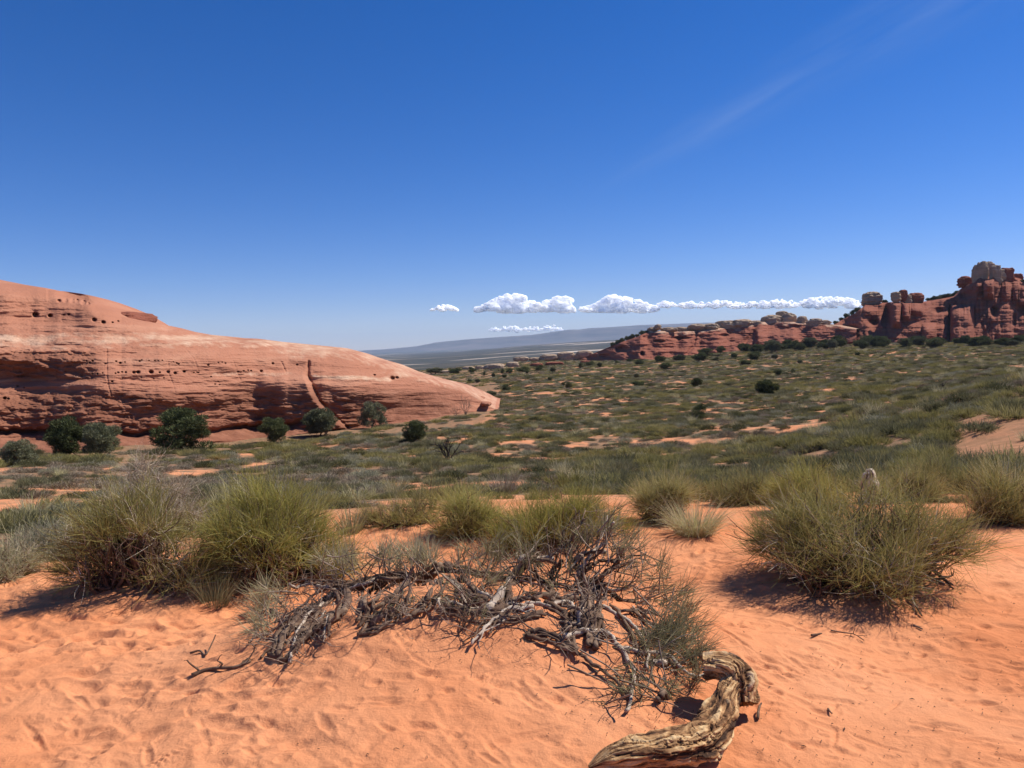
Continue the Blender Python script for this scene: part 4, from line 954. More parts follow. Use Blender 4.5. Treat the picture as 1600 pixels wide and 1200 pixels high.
def log_part(name, pts, rads, parent, base, seed, nl=420, na=150, squash=0.85, amp=1.0, hollow=0.0):
    P = curve_pts(np.asarray(pts), nl); R = np.interp(np.linspace(0, 1, nl), np.linspace(0, 1, len(rads)), rads)
    T = norm(np.gradient(P, axis=0)); up = np.array([0, 0, 1.0]) if abs(P[-1, 2] - P[0, 2]) < 0.3 else np.array([0, 1.0, 0])
    A = norm(np.cross(T, up)); B = np.cross(A, T)
    th = np.linspace(0, 2 * np.pi, na, endpoint=False)
    s = np.linspace(0, 1, nl)[:, None]; sl = np.concatenate([[0], np.cumsum(np.linalg.norm(np.diff(P, axis=0), axis=1))])[:, None]
    tw = th[None] + 0.5 * s
    cs, sn = np.cos(tw), np.sin(tw)
    wrp = 0.5 * fbm(cs * 1.2, sn * 1.2 + seed, sl * 8 + cs * 0, 3, 0.5, seed + 31)
    cs, sn = np.cos(tw + wrp), np.sin(tw + wrp)
    fur = fbm(cs * 7 + seed, sn * 7 + sl * 6.0, sl * 7 + cs * 0, 5, 0.6, seed)
    ridge = 1 - np.abs(fbm(cs * 4 + seed, sn * 4, sl * 3.5 + cs * 0, 4, 0.55, seed + 5)) * 2.2
    crack = -np.clip(0.16 - np.abs(fbm(cs * 5, sn * 5 + seed, sl * 1.6 + cs * 0, 4, 0.6, seed + 11)), 0, 1) * 3.0
    chk = -np.clip(0.05 - np.abs(fbm(cs * 2.2, sn * 2.2, sl * 16 + cs * 0, 3, 0.6, seed + 13)), 0, 1) * 4 * (fbm(cs * 2, sn * 2, sl * 4 + cs * 0, 2, 0.5, seed + 15) > 0.05)
    lump = fbm(cs * 1.5 + seed, sn * 1.5, sl * 9 + cs * 0, 4, 0.55, seed + 17)
    k = 1 + amp * (0.17 * fur + 0.03 * (ridge - 0.4) + 0.15 * crack + 0.8 * chk + 0.52 * lump)
    rad = R[:, None] * k
    V = P[:, None] + A[:, None] * (np.cos(th)[None] * rad)[..., None] + B[:, None] * (np.sin(th)[None] * rad * squash)[..., None]
    plate = fbm(cs * 2.0 + seed, sn * 2.0, sl * 12 + cs * 0, 4, 0.6, seed + 41)
    grain = np.clip(0.52 + 0.1 * (ridge - 0.4) + 0.42 * fur + 0.9 * crack + 1.2 * chk + 0.75 * plate, 0, 1)
    worn = np.clip(0.18 + 0.55 * fbm(cs * 1.1 + seed, sn * 1.1, sl * 4.5 + cs * 0, 4, 0.6, seed + 21) + 0.25 * lump, 0, 1)
    # close the ends with a rough, slightly sunken face
    F = [grid_faces(nl, na, True)]
    rings = [V]; gr = [grain]; wo = [worn]
    n0 = nl * na; extra = []
    for end, sg in ((0, -1), (nl - 1, 1)):
        for j, f in enumerate((0.8, 0.5, 0.2)):
            c = P[end] + T[end] * sg * R[end] * (0.10 - hollow * (1 - f)) ; rr = (V[end] - P[end]) * f
            extra.append((end, c + rr + T[end] * (0.16 * R[end] * rs.normal(size=(na, 1)))))
    VV = np.concatenate([V.reshape(-1, 3)] + [e[1] for e in extra])
    GG = np.concatenate([grain.ravel()] + [np.full(na, 0.42)] * 6); WW = np.concatenate([worn.ravel()] + [np.full(na, 0.15)] * 6)
    i = np.arange(na); i2 = (i + 1) % na
    def strip(a, b): return np.stack([a + i, a + i2, b + i2, b + i], -1)
    for e, start in ((0, 0), (1, (nl - 1) * na)):
        prev = start
        for j in range(3):
            nx = n0 + (e * 3 + j) * na; F.append(strip(prev, nx)); prev = nx
    me = make_mesh(name, VV - base, F, M_LOG, True, {"grain": GG, "worn": WW})
    return put(name, me, parent)
rs.seed(77)
LB = np.array(hit(1090, 1165))
lg = tag(empty("driftwood_log", LB), "thick weathered driftwood log lying bent on the orange sand beside the tangled shrub", "log")
def lp(x, y, up=0.0, dd=0.0):
    g = hit(x, y); return np.array(g) + [0, dd, up]
def lpc(x, y, up):
    g = hit(x, y, up); return g + [0, 0, up]
main = [lpc(922, 1200, 0.02), lpc(958, 1186, 0.045), lpc(1000, 1176, 0.07), lpc(1046, 1170, 0.08), lpc(1090, 1160, 0.08), lpc(1116, 1140, 0.08), lpc(1127, 1114, 0.085), lpc(1137, 1090, 0.10), lpc(1147, 1068, 0.13)]
log_part("trunk", main, [0.012, 0.050, 0.070, 0.074, 0.078, 0.076, 0.064, 0.056, 0.05], lg, LB, 3, 460, 160, 0.8)
p0 = main[-1]
stub = [p0 + [0.03, -0.04, -0.075], p0 + [0.028, 0.0, -0.02], p0 + [0.012, 0.035, 0.02], p0 + [-0.045, 0.06, 0.045], p0 + [-0.11, 0.075, 0.04]]
log_part("broken_stub", stub, [0.05, 0.068, 0.074, 0.07, 0.064], lg, LB, 9, 200, 130, 0.85, 1.15, 0.8)
st = at(1361, 805, 7.9); st[2] = float(H(st[0], st[1])) - 0.05
SB = st.copy(); topz = at(1357, 734, 7.95)
log_part("tree_stump", [st, st * 0.65 + topz * 0.35 + [0.012, 0, 0], st * 0.3 + topz * 0.7, topz * 0.92 + st * 0.08 + [0.01, 0, 0], topz], [0.12, 0.10, 0.078, 0.055, 0.03], None, SB, 15, 220, 110, 0.95, 0.55)
o = bpy.data.objects["tree_stump"]; o.location = tuple(SB); tag(o, "pale bleached pointed stump standing in the middle of the green bushes", "stump")
o.data.materials.clear(); M_STUMP = M_LOG.copy(); M_STUMP.name = "bleached_stump"; o.data.materials.append(M_STUMP)
for n_ in M_STUMP.node_tree.nodes:
    if n_.type == 'VALTORGB':
        for e, c in zip(n_.color_ramp.elements, [(0.16, 0.10, 0.06), (0.60, 0.47, 0.31), (0.76, 0.64, 0.47), (0.84, 0.75, 0.58)]): e.color = (*c, 1)

def stick(label, pts, rad, name="twig", mat=None, lift=0.01, kids=0, cat="twig", group=None):
    rs.seed(abs(int(pts[0][0])) + 17)
    P = curve_pts([np.array(hit(*p[:2])) + [0, 0, lift + (p[2] if len(p) > 2 else 0)] for p in pts], 12)
    b = P[0].copy(); g = Geo(); g.tube(P - b, np.linspace(rad, rad * 0.5, 12), 6)
    for _ in range(kids):
        i = rs.randint(2, 11); grow(g, P[i] - b, rdir(1, 0.4)[0], rs.uniform(0.05, 0.12), rad * 0.5, 1, [], 0.5, 2, 0.05, 4)
    return tag(g.build(name, mat or M_BARK, None, b), label, cat, group)
stick("curved twig lying on trodden sand with one end sticking up", [(297, 1024), (312, 1020), (321, 1027), (330, 1018, 0.02), (338, 1010, 0.05)], 0.006)
stick("dark fibrous root creeping over the sand below the arching shrub", [(300, 1060), (318, 1052), (340, 1048), (365, 1047), (392, 1036)], 0.012, "exposed_root", kids=5, cat="root")
stick("dead stick lying on the dune edge below the silvery sagebrush", [(-20, 905), (20, 884), (60, 878), (95, 876), (118, 872)], 0.014, "dead_branch", cat="branch", kids=4)
stick("pale forked dead branch under the silvery sagebrush", [(-15, 915), (5, 896), (22, 884), (30, 880)], 0.012, "dead_branch", M_PALEBARK, 0.03, kids=4, cat="branch")
stick("small brushy dead twig clump on the crest of the sand hummock", [(716, 995), (725, 990, 0.02), (734, 978, 0.05)], 0.006, kids=12, cat="twig")
stick("forked dark twig with an upright prong on open sand below the widest bush", [(1298, 988), (1306, 990), (1318, 992), (1335, 994), (1350, 1004)], 0.005, kids=2)
stick("short dark stick on open sand left of the forked twig", [(1268, 996), (1276, 995), (1284, 993)], 0.007)
stick("short dark stick on open sand right of the forked twig", [(1427, 981), (1434, 983), (1441, 986)], 0.008)
stick("small curled bark strip standing on the sand right of the log", [(1184, 1128), (1186, 1118, 0.02), (1190, 1113, 0.03)], 0.007)
stick("thin dark twig lying on sand in front of the widest bush's right end", [(1294, 1112), (1297, 1116), (1300, 1119)], 0.005)
stick("dark knobbly stick lying on the sand behind the log's broken end", [(1139, 1025), (1145, 1027), (1152, 1029)], 0.010)
stick("grey dead branch lying behind the green bushes by the pale tuft", [(1150, 782), (1165, 776, 0.05), (1180, 770, 0.12), (1195, 783, 0.06), (1208, 795)], 0.014, "dead_branch", M_PALEBARK, 0.03, kids=8, cat="branch")
stick("half-buried dead limb reaching from the widest bush down the sand", [(1440, 885, 0.05), (1460, 900, 0.02), (1485, 917)], 0.018, "dead_branch", M_BARK, 0.012, kids=6, cat="branch")
stick("long thin dark root running down the sand below the widest bush", [(1412, 925), (1428, 945), (1440, 965)], 0.010, "exposed_root", kids=3, cat="root")
# crumbs of bark and leaf litter on the sand: nobody could count them
g = Geo(); rs.seed(99)
for _ in range(420):
    a = rs.rand()
    px, py = (rs.uniform(1100, 1600), rs.uniform(930, 1195)) if a < 0.4 else (rs.uniform(0, 1600), rs.uniform(900, 1195)) if a < 0.55 else (rs.normal(800, 90), rs.normal(1010, 22)) if a < 0.75 else (rs.normal(1000, 60), rs.normal(1100, 30))
    if py > 1198: continue
    p = hit(px, py)
    if p[1] > 12: continue
    l = rs.uniform(0.004, 0.012) * (2.5 if rs.rand() < 0.12 else 1); d = rdir(1)[0]; d[2] *= 0.1
    c = np.array([p[0], p[1], float(H(p[0], p[1], True)) + 0.004])
    g.tube(np.array([c - d * l / 2, c + [0, 0, 0.003], c + d * l / 2]), [0.0008, rs.uniform(0.0012, 0.0028), 0.0008], 4)
tag(g.build("plant_litter", M_BARK), kind="stuff")

# ------------------------------------------------------------------ junipers and dead trees of the valley
def juniper_crown(seed, kind):
    """unit crown: height 1, width about 1; many small leaf sprays gathered in uneven clumps"""
    r = np.random.RandomState(seed)
    nl = {'round': 40, 'open': 40, 'dense': 54, 'upright': 30}[kind]
    P = []; Nn = []
    for i in range(nl):
        if kind == 'round': c = r.normal(size=3); c /= np.linalg.norm(c); c *= r.uniform(0.45, 0.95) ** 0.5; c = c * [0.40, 0.40, 0.36] + [0, 0, 0.5]; rad = r.uniform(0.09, 0.17)
        elif kind == 'dense': c = r.normal(size=3); c /= np.linalg.norm(c); c = c * r.uniform(0.5, 1.1) * [0.42, 0.42, 0.38] + [0, 0, 0.50]; c[2] = max(c[2], 0.1); rad = r.uniform(0.06, 0.17)
        elif kind == 'open': c = np.array([r.uniform(-0.42, 0.42), r.uniform(-0.42, 0.42), r.uniform(0.1, 0.9)]); c[:2] *= math.sqrt(max(1 - (2 * c[2] - 0.8) ** 2 * 0.8, 0.1)); rad = r.uniform(0.07, 0.16)
        else: z = r.uniform(0.1, 0.95); c = np.array([r.normal() * 0.22 * (1.1 - z * 0.7), r.normal() * 0.22 * (1.1 - z * 0.7), z]); rad = r.uniform(0.07, 0.14)
        n = int(480 * (rad / 0.13) ** 2)
        d = r.normal(size=(n, 3)); d /= np.linalg.norm(d, axis=1, keepdims=True)
        P.append(c + d * rad * r.uniform(0.3, 1.0, (n, 1)) ** 0.5 * np.array([1.15, 1.15, 0.9])); Nn.append(d)
    P = np.concatenate(P); D = np.concatenate(Nn)
    return P, D
JUN = []
for ji, (kind, m) in enumerate([('round', M_JUNIPER), ('dense', M_JUNIPER), ('open', M_JUNIPER2), ('upright', M_JUNIPER), ('dense', M_JUNIPER2), ('open', M_JUNIPER)]):
    rs.seed(ji + 400)
    P, D = juniper_crown(ji + 7, kind); g = Geo()
    g.blades(P, norm(D + rs.normal(size=D.shape) * 0.5 + [0, 0, 0.5]), rs.uniform(0.025, 0.06, len(P)), 0.015, 0.2, 1)
    gt = Geo(); tips = []
    for q in range(3 if kind != 'round' else 2):
        d = norm(np.array([rs.normal() * 0.35, rs.normal() * 0.35, 1.0]))
        grow(gt, (rs.normal() * 0.02, rs.normal() * 0.02, -0.03), d, 0.32, 0.03, 3, tips, 0.5, 3, 0.2, 5, 0.7)
    # meshes live on a first copy each; later trees share them
    crown_me = make_mesh("crown", np.concatenate(g.V), np.concatenate(g.Q), m, False)
    trunk_me = make_mesh("trunk", np.concatenate(gt.V), np.concatenate(gt.Q), M_BARK, True)
    JUN.append((crown_me, trunk_me))
_JPROTO = {}
def juniper(kind, px, py, w, h, label, group=None, name="juniper_tree", dist=None, rz=None):
    p = hit(px, py) if dist is None else at(px, py, dist)
    k = p[1] / FPX
    rz = rs.uniform(0, 6.28) if rz is None else rz
    if kind not in _JPROTO:
        o = tag(empty(name, p, rz), label, "tree", group); o.scale = (w * k, w * k, h * k)
        put("trunk", JUN[kind][1], o); put("crown", JUN[kind][0], o)
        _JPROTO[kind] = o; return o
    o = link_copy(_JPROTO[kind], p, rz, (w * k, w * k, h * k), label)
    if group: o['group'] = group
    elif 'group' in o: del o['group']
    return o
rs.seed(500)
juniper(2, 30, 728, 56, 42, "low scrubby juniper by the photo's left edge below the red wall", rz=0.4)
juniper(1, 106, 714, 62, 66, "tall dark juniper touching a paler juniper at the foot of the red wall", rz=1.0)
juniper(4, 158, 714, 60, 56, "paler grey-green juniper touching the tall dark one at the wall's foot", rz=2.2)
juniper(5, 282, 705, 92, 70, "largest juniper, broad and dark, standing against the red wall", rz=0.8)
juniper(1, 429, 691, 44, 42, "compact dark juniper on the orange slab at the foot of the dome", rz=3.0)
juniper(4, 502, 682, 54, 45, "bushy juniper below the diagonal cleft of the dome", rz=0.2)
juniper(2, 581, 670, 42, 44, "grey-green juniper standing upright before the dome's low end", rz=4.0)
juniper(2, 554, 668, 22, 15, "small shrubby juniper just left of the upright grey-green juniper", rz=1.0)
juniper(0, 649, 692, 40, 38, "neat round juniper standing alone left of the black burnt shrub", rz=1.5)
juniper(1, 1197, 619, 36, 27, "broad dark juniper alone out on the scrub flat below the ridge", rz=0.3)
juniper(0, 1089, 605, 18, 16, "round dark juniper on the flat left of the broad one", rz=0.9)
juniper(3, 1093, 660, 32, 30, "ragged green juniper low among the scrub nearest the dune", rz=2.0)
juniper(0, 791, 613, 14, 14, "small round juniper on the flat just beyond the dome's tip")
juniper(0, 889, 608, 11, 12, "small dark juniper at the edge of the bare orange patch")
juniper(4, 764, 622, 24, 12, "low spreading juniper behind the slabs at the dome's tip")
juniper(1, 1216, 586, 13, 10, "small dark juniper on the upper flat below the tall ridge caps")
DOTS = [(701, 600, 14, 9), (734, 598, 7, 6), (746, 598, 9, 6), (880, 603, 6, 6), (843, 580, 18, 10), (796, 584, 12, 9), (785, 584, 6, 8), (771, 590, 7, 7), (788, 590, 9, 5), (757, 587, 5, 7), (817, 582, 22, 10), (824, 584, 6, 6), (864, 582, 10, 8), (859, 595, 7, 6), (908, 575, 15, 8), (922, 572, 14, 8), (937, 574, 8, 8), (680, 584, 26, 10), (711, 584, 22, 9), (737, 582, 16, 9), (999, 571, 15, 10), (1040, 577, 20, 11), (1061, 565, 19, 11), (1094, 564, 24, 12), (1119, 565, 14, 7), (1147, 560, 11, 9), (1179, 563, 22, 15), (1210, 562, 11, 8), (1165, 570, 20, 8), (1239, 583, 9, 7), (1277, 586, 8, 6), (1031, 566, 18, 11), (995, 591, 8, 7), (997, 604, 22, 9), (964, 569, 10, 6), (983, 566, 8, 6), (1340, 556, 8, 6), (1250, 568, 9, 6), (1310, 566, 10, 5)]
for i, (x, y, w, h) in enumerate(DOTS):
    juniper([0, 1, 4, 1, 3][i % 5], x, y, w, h, "small dark juniper dotted over the far flat of the valley", "junipers dotted over the far flat")
BELT = []
for i in range(74):
    x = rs.uniform(1085, 1600)
    dens = np.interp(x, [1085, 1140, 1200, 1310, 1420, 1450, 1480, 1540, 1560, 1600], [0.4, 0.6, 1, 1, 1, 0.5, 0.7, 0.6, 1, 1])
    if rs.rand() > dens: continue
    y = np.interp(x, [1085, 1200, 1300, 1400, 1500, 1600], [561, 551, 546, 545, 543, 541]) - rs.uniform(0, 7)
    h = rs.uniform(8, 17) * (1.15 if 1210 < x < 1440 else 1.0); BELT.append((x, y, h * rs.uniform(1.1, 1.8), h))
for i, (x, y, w, h) in enumerate(sorted(BELT, key=lambda q: q[1])):
    juniper([1, 4, 1, 0, 5][i % 5], x, y, w, h, "dark juniper in the belt of trees along the foot of the rocks", "junipers along the foot of the rocks", dist=min(hit(x, y)[1], 335 - (y - 540) * 3))
def top_trees(V, crest, xs, label, group):
    for x in xs:
        y = np.interp(x, *zip(*crest)); d = face_depth(V, x, y + 1) + 3
        juniper(1, x, y + 2.5, rs.uniform(7, 12), rs.uniform(6, 10), label, group, dist=d)
top_trees(_rv, RIDGE_CREST, [958, 966, 972, 981, 988, 996, 1003, 1010, 1088], "small juniper growing on the sloping skyline of the red ridge", "junipers on the ridge skyline")
top_trees(_bv, BUTTE_CREST, [1298, 1306, 1315, 1323, 1332, 1340, 1382, 1452, 1459, 1466, 1473, 1480, 1488, 1495, 1600], "small juniper growing on a ledge of the dark butte", "junipers on the butte ledges")

def bare_tree(name, label, px, py, h_px, w_px, n, mat, seed, depth=3, cat="dead tree", up=0.25, rad=0.03):
    rs.seed(seed + 700); p = hit(px, py); k = p[1] / FPX
    g = Geo()
    for i in range(n):
        a = rs.uniform(0, 6.28); s = rs.uniform(0.2, 1.0) * (w_px / h_px) * 0.6
        grow(g, (rs.normal() * 0.05 * w_px * k, rs.normal() * 0.05 * w_px * k, -0.05), (math.cos(a) * s, math.sin(a) * s, 1), h_px * k * rs.uniform(0.5, 0.66), rad * h_px * k, depth, [], 0.32, 3, up, 5, 0.55)
    return tag(g.build(name, mat, None, p), label, cat)
bare_tree("burnt_shrub", "black burnt leafless shrub on the scrub flat right of the round juniper", 700, 716, 44, 62, 7, M_BURNT, 1, 3, "dead shrub", 0.12)
bare_tree("dead_tree", "grey leafless twiggy tree in front of the dome's low tip", 727, 648, 34, 26, 5, M_TWIG, 2, 4, "dead tree", 0.4, 0.014)
bare_tree("dead_snag", "small black dead snag out on the wide scrub flat below the butte", 1470, 610, 18, 24, 3, M_BURNT, 3, 2, "dead tree", 0.2, 0.05)
bare_tree("dead_bush", "brown leafless bush beside the grey dead tree at the dome's tip", 712, 650, 17, 22, 6, M_TWIG, 4, 3, "dead shrub", 0.3, 0.018)

# ------------------------------------------------------------------ scrub of the valley
def scrub_mesh(seed, kind):
    rs.seed(seed + 900)
    g = Geo()
    if kind == 'broom':       # upright green stems in a rounded clump
        n = 60; rr = np.sqrt(rs.uniform(0, 1, n)); a = rs.uniform(0, 6.28, n)
        C = np.stack([rr * np.cos(a) * 0.4, rr * np.sin(a) * 0.4, 0.16 * np.sqrt(1 - rr ** 2 * 0.9) * rs.uniform(0.1, 1.2, n)], -1)
        D = norm(np.stack([C[:, 0] * 1.3, C[:, 1] * 1.3, np.full(n, 0.75)], -1) + rs.normal(size=(n, 3)) * 0.2)
        stems_at(g, C, D, 13, 0.34, 0.24, 0.014, 0.22, 2)
    elif kind == 'mound':     # rounded mound of fine twiggy growth
        n = 1000; d = norm(rs.normal(size=(n, 3))); d[:, 2] = np.abs(d[:, 2])
        P = d * np.array([0.46, 0.46, 0.30]) * rs.uniform(0.45, 1.0, (n, 1)); 
        g.blades(P, norm(d + rs.normal(size=(n, 3)) * 0.6 + [0, 0, 0.3]), rs.uniform(0.06, 0.15, n), 0.015, 0.4, 2)
    else:                     # grass tuft
        n = 240; a = rs.uniform(0, 6.28, n)
        P = np.stack([np.cos(a), np.sin(a), a * 0], -1) * rs.uniform(0, 0.12, (n, 1))
        D = norm(np.stack([np.cos(a), np.sin(a), a * 0], -1) * rs.uniform(0.1, 0.8, (n, 1)) + [0, 0, 1])
        g.blades(P, D, rs.uniform(0.25, 0.5, n), 0.011, 0.35, 3)
    return np.concatenate(g.V), np.concatenate(g.Q)
KINDS = [("green_shrub", 'broom', M_SCRUB), ("green_shrub", 'broom', M_SCRUB), ("yellow_green_shrub", 'broom', M_SCRUB2), ("grey_shrub", 'mound', M_DRY2), ("sagebrush", 'mound', M_SAGE), ("olive_shrub", 'mound', M_DARKSCRUB), ("grass_clump", 'tuft', M_STRAW)]
PROTO = []
for i, (nm, kd, m) in enumerate(KINDS):
    V, Q = scrub_mesh(i, kd); PROTO.append(make_mesh(nm, V, Q, m, False))
SLAB = {"green_shrub": "low olive green broom-like shrub in the scrub below the dune", "yellow_green_shrub": "low yellow-green broom-like shrub in the scrub below the dune", "grey_shrub": "dry grey twiggy low shrub among the green scrub of the valley",
        "sagebrush": "pale grey-green rounded sagebrush among the green scrub of the valley", "olive_shrub": "dark rounded olive mound shrub in the scrub of the valley", "grass_clump": "straw coloured grass clump among the valley scrub"}
SGRP = {"green_shrub": "olive green shrubs of the valley", "yellow_green_shrub": "yellow-green shrubs of the valley", "grey_shrub": "dry grey shrubs of the valley", "sagebrush": "sagebrush of the valley", "olive_shrub": "rounded olive shrubs of the valley", "grass_clump": "grass clumps of the valley"}
rq = np.random.RandomState(8)
bands = [(6.5, 16, 4.2), (16, 30, 4.0), (30, 60, 2.8), (60, 110, 1.7), (110, 190, 0.85), (190, 340, 0.36), (340, 450, 0.13)]
pts = []
for r0, r1, den in bands:
    A = 0.5 * 1.44 * (r1 ** 2 - r0 ** 2); n = int(A * den)
    r = np.sqrt(rq.uniform(r0 ** 2, r1 ** 2, n)); a = rq.uniform(-0.72, 0.72, n)
    pts.append(np.stack([r * np.sin(a), r * np.cos(a)], -1))
pts = np.concatenate(pts); R = np.hypot(pts[:, 0], pts[:, 1]); AZ = np.arctan2(pts[:, 0], pts[:, 1]); U = 800 + FPX * np.tan(AZ)
edge = np.interp(U, [-300, 0, 150, 400, 560, 800, 1000, 1200, 1400, 1600, 1900], [6.8, 7.2, 7.4, 8.0, 8.6, 8.6, 9.0, 9.2, 9.2, 9.6, 9.6])
keep = R > edge + 0.4 * rq.normal(size=len(R))
dn = plant_field(pts[:, 0], pts[:, 1]); thr = plant_thr(pts[:, 0], pts[:, 1])
keep &= dn > thr + 0.25 * rq.normal(size=len(R)) * 0.4
bank = (np.abs(U - 1615) < 128) & (R > 13.2) & (R < 25); keep &= ~(bank & (rq.rand(len(R)) > 0.09 + 0.3 * (plant_field(pts[:, 0] * 2, pts[:, 1] * 2) > 0.15)))
# grass meadow strip and the bare apron along the foot of the dome
yb = np.interp(U, *zip(*DOME_BASE)); 
rb = np.interp(U, np.linspace(-255, 780, 12), [math.hypot(*hit(x, np.interp(x, *zip(*DOME_BASE)))[:2]) for x in np.linspace(-255, 780, 12)])
keep &= ~((U < 775) & (R > rb - 2.5 - 2 * rq.rand(len(R))) & (R < rb + 70)); keep &= ~((U < 775) & (R > rb - 13) & (rq.rand(len(R)) < 0.6))
pts, R, U = pts[keep], R[keep], U[keep]; n = len(pts)
kn_ = fbm(pts[:, 0] / 7.0, pts[:, 1] / 7.0, octaves=3, seed=511) + 0.36 * rq.normal(size=n)
kind = np.where(kn_ < -0.30, 3, np.where(kn_ < -0.15, 4, np.where(kn_ < 0.02, 0, np.where(kn_ < 0.19, 5, np.where(kn_ < 0.32, 1, 2)))))
kind = np.where(rq.rand(n) < 0.05, 6, kind)
green = (U > 900) & (R < 28) & (rq.rand(n) < 0.72); kind = np.where(green, np.where(rq.rand(n) < 0.5, 1, 2), kind)
near_ = (R < 13) & (rq.rand(n) < 0.5); kind = np.where(near_, np.where(rq.rand(n) < 0.6, 2, 0), kind)
sc = (0.5 + 1.15 * rq.beta(1.3, 2.4, n)) * np.interp(R, [8, 14, 30, 60, 120, 220, 400], [0.65, 0.75, 0.85, 1.05, 1.35, 1.8, 2.4]) * np.where(kind == 3, 0.8, 1.0)
zs = sc * np.interp(R, [8, 60, 200], [1.0, 0.95, 0.75]) * rq.uniform(0.6, 1.15, n) * np.interp(U, [900, 1200, 1600], [0.72, 0.85, 1.0])
rot = rq.uniform(0, 6.28, n)
pz = H(pts[:, 0], pts[:, 1]) - 0.03
size = zs / R
taken = np.zeros(n, bool)
proto_obj = {}
for nm in SLAB:
    ks = [i for i, q in enumerate(KINDS) if q[0] == nm]
    idx = np.where(np.isin(kind, ks) & (np.abs(U - 800) < 830))[0]
    idx = idx[np.argsort(-size[idx])][:280 if nm != "grass_clump" else 120]
    taken[idx] = True
    for i in idx:
        key = kind[i]
        if key not in proto_obj:
            o = put(nm, PROTO[key]); tag(o, SLAB[nm], "grass" if nm == "grass_clump" else "shrub", SGRP[nm]); proto_obj[key] = o
        else:
            o = proto_obj[key].copy(); COL.objects.link(o)
        o.location = (pts[i, 0], pts[i, 1], pz[i]); o.rotation_euler = (0, 0, rot[i]); o.scale = (sc[i], sc[i], zs[i])
# all the farther, smaller scrub: one object that scatters the same shrub shapes
rest = ~taken
hid = bpy.data.collections.new("scrub shapes")
for i, m in enumerate(PROTO): hid.objects.link(bpy.data.objects.new("shape_%d" % i, m))
rm = bpy.data.meshes.new("valley_scrub"); m = int(rest.sum()); rm.vertices.add(m)
rm.vertices.foreach_set("co", np.stack([pts[rest, 0], pts[rest, 1], pz[rest]], -1).astype(np.float32).ravel())
a = rm.attributes.new("turn", 'FLOAT_VECTOR', 'POINT'); a.data.foreach_set("vector", np.stack([rot[rest] * 0, rot[rest] * 0, rot[rest]], -1).astype(np.float32).ravel())
a = rm.attributes.new("size", 'FLOAT_VECTOR', 'POINT'); a.data.foreach_set("vector", np.stack([sc[rest], sc[rest], zs[rest]], -1).astype(np.float32).ravel())
a = rm.attributes.new("kind", 'INT', 'POINT'); a.data.foreach_set("value", kind[rest].astype(np.int32))
so = tag(put("valley_scrub", rm), kind="stuff")
ng = bpy.data.node_groups.new("scatter_scrub", 'GeometryNodeTree')
ng.interface.new_socket("Geometry", in_out='INPUT', socket_type='NodeSocketGeometry'); ng.interface.new_socket("Geometry", in_out='OUTPUT', socket_type='NodeSocketGeometry')
gi, go = ng.nodes.new("NodeGroupInput"), ng.nodes.new("NodeGroupOutput")
ip = ng.nodes.new("GeometryNodeInstanceOnPoints"); ci = ng.nodes.new("GeometryNodeCollectionInfo")
ci.inputs['Collection'].default_value = hid; ci.inputs['Separate Children'].default_value = True; ci.inputs['Reset Children'].default_value = True
ip.inputs['Pick Instance'].default_value = True
def named(nm, dt):
    x = ng.nodes.new("GeometryNodeInputNamedAttribute"); x.data_type = dt; x.inputs['Name'].default_value = nm; return x.outputs['Attribute']
ng.links.new(gi.outputs[0], ip.inputs['Points']); ng.links.new(ci.outputs[0], ip.inputs['Instance'])
ng.links.new(named("kind", 'INT'), ip.inputs['Instance Index']); ng.links.new(named("turn", 'FLOAT_VECTOR'), ip.inputs['Rotation']); ng.links.new(named("size", 'FLOAT_VECTOR'), ip.inputs['Scale'])
ng.links.new(ip.outputs[0], go.inputs[0])
so.modifiers.new("scatter", 'NODES').node_group = ng
print("scrub", n, "individual", int(taken.sum()))


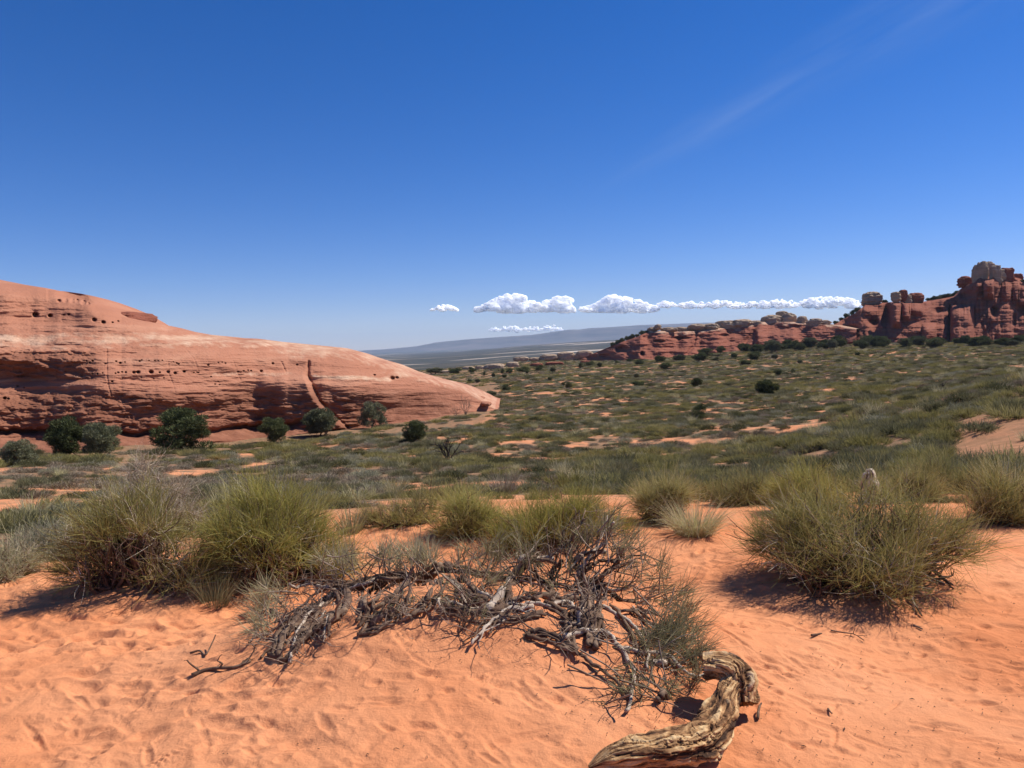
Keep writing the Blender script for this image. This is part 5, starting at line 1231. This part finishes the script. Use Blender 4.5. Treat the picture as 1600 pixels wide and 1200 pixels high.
# ------------------------------------------------------------------ clouds
def mat_cloud():
    k = NT("cloud_vapour")
    p = k.n("ShaderNodeBsdfPrincipled")
    p.inputs['Base Color'].default_value = (1, 1, 1, 1); p.inputs['Roughness'].default_value = 1.0; p.inputs['Specular IOR Level'].default_value = 0.0
    p.inputs['Subsurface Weight'].default_value = 1.0; p.inputs['Subsurface Radius'].default_value = (1, 1, 1); p.inputs['Subsurface Scale'].default_value = 260.0
    t = k.n("ShaderNodeBsdfTranslucent"); t.inputs[0].default_value = (0.34, 0.34, 0.34, 1)
    ad = k.n("ShaderNodeAddShader"); k.l(p.outputs[0], ad.inputs[0]); k.l(t.outputs[0], ad.inputs[1])
    return k.done(ad.outputs[0])
M_CLOUD = mat_cloud()
def cloud(label, px0, px1, ybase, tops, dist, n, seed, rmax=9.0):
    r = np.random.RandomState(seed); k = dist / FPX
    g = Geo(); nu, nv = 14, 9
    th = np.linspace(0, 2 * np.pi, nu, endpoint=False); ph = np.linspace(-np.pi / 2, np.pi / 2, nv)
    PH, TH = np.meshgrid(ph, th, indexing='ij'); S = np.stack([np.cos(PH) * np.cos(TH), np.cos(PH) * np.sin(TH), np.sin(PH)], -1)
    F = grid_faces(nv, nu, True)
    c0 = at((px0 + px1) / 2, ybase, dist)
    for i in range(n):
        x = r.uniform(px0, px1); top = float(np.interp(x, *zip(*tops)))
        hh = max(ybase - top, 0.5); v = r.beta(1.1, 1.3); y = ybase - hh * v
        rad = min(rmax, 1.2 + hh * 0.30) * r.uniform(0.35, 1.0) * (1.1 - 0.4 * v)
        y = max(y, top + rad * 0.8); y = min(y, ybase - rad * 0.15)
        c = at(x, y, dist) + np.array([0, r.normal() * 5 * k * (1 - 0.4 * v), 0]) - c0
        nn = fbm(S[..., 0] * 1.5 + i, S[..., 1] * 1.5, S[..., 2] * 1.5, 3, 0.6, seed)
        V = S * (1 + 0.28 * nn)[..., None] * rad * k * np.array([1.25, 1.25, 0.8])
        V[..., 2] = np.maximum(V[..., 2], -0.45 * rad * k) + 0
        g.add((V + c).reshape(-1, 3), F)
    for x in np.arange(px0 + 2, px1 - 1, 2.2):          # the flat base that ties the puffs together
        top = float(np.interp(x, *zip(*tops))); rad = 1.9 + 0.10 * max(ybase - top, 0)
        V = S * rad * k * np.array([1.5, 1.5, 0.6]) * (1 + 0.25 * fbm(S[..., 0] * 1.5 + x, S[..., 1] * 1.5, S[..., 2] * 1.5, 2, 0.6, seed))[..., None]
        g.add((V + at(x, ybase - rad * 0.7 - 0.2 * max(ybase - top, 0), dist) - c0).reshape(-1, 3), F)
    o = g.build("cloud", M_CLOUD, None, c0)
    rmod = o.modifiers.new("fuse", 'REMESH'); rmod.mode = 'VOXEL'; rmod.voxel_size = 0.55 * k; rmod.use_smooth_shade = True
    tx = bpy.data.textures.new('vapour', 'CLOUDS'); tx.noise_scale = 4.5 * k; tx.noise_depth = 4
    dm = o.modifiers.new('billow', 'DISPLACE'); dm.texture = tx; dm.strength = 3.2 * k; dm.mid_level = 0.5
    return tag(o, label, "cloud")
CD = 24000.0
cloud("small detached white cloud alone, the leftmost in the sky", 674, 715, 486, [(674, 482), (688, 476), (700, 476), (716, 481)], CD, 60, 1, 5)
cloud("largest puffy white cloud with two humps above the distant mesa", 741, 897, 487, [(741, 479), (757, 475), (770, 468), (785, 460), (800, 457), (815, 460), (828, 469), (845, 470), (860, 466), (876, 461), (890, 464), (898, 480)], CD, 230, 2)
cloud("puffy white cloud with one hump, right of the largest cloud", 905, 1028, 487, [(905, 480), (930, 474), (945, 464), (958, 459), (975, 463), (995, 467), (1010, 472), (1028, 480)], CD, 190, 3)
cloud("long row of low white cloud above the pale capped ridge", 1026, 1345, 481, [(1026, 473), (1040, 469), (1060, 474), (1085, 468), (1105, 472), (1125, 468), (1160, 473), (1200, 466), (1215, 467), (1240, 470), (1270, 464), (1300, 463), (1325, 465), (1345, 472)], CD, 260, 4, 6)
cloud("thin faint cloud streak just above the mesa below the largest cloud", 765, 880, 519, [(765, 513), (790, 508), (810, 510), (850, 508), (866, 506), (880, 514)], CD * 1.1, 60, 5, 3)

# ------------------------------------------------------------------ haze
def haze_box():
    k = NT("haze_air"); v = k.n("ShaderNodeVolumePrincipled")
    v.inputs['Color'].default_value = (0.60, 0.77, 1.0, 1); v.inputs['Density'].default_value = 5.0e-5; v.inputs['Anisotropy'].default_value = 0.0
    k.l(v.outputs[0], k.out.inputs['Volume'])
    x0, x1, y0, y1, z0, z1 = -15600, 15600, -15600, 15600, -110.0, 330.0
    V = [(x, y, z) for z in (z0, z1) for y in (y0, y1) for x in (x0, x1)]
    F = np.array([(0, 2, 3, 1), (4, 5, 7, 6), (0, 1, 5, 4), (2, 6, 7, 3), (0, 4, 6, 2), (1, 3, 7, 5)])
    return tag(put("haze", make_mesh("haze", V, F, k.m, False)), kind="stuff")
haze_box()
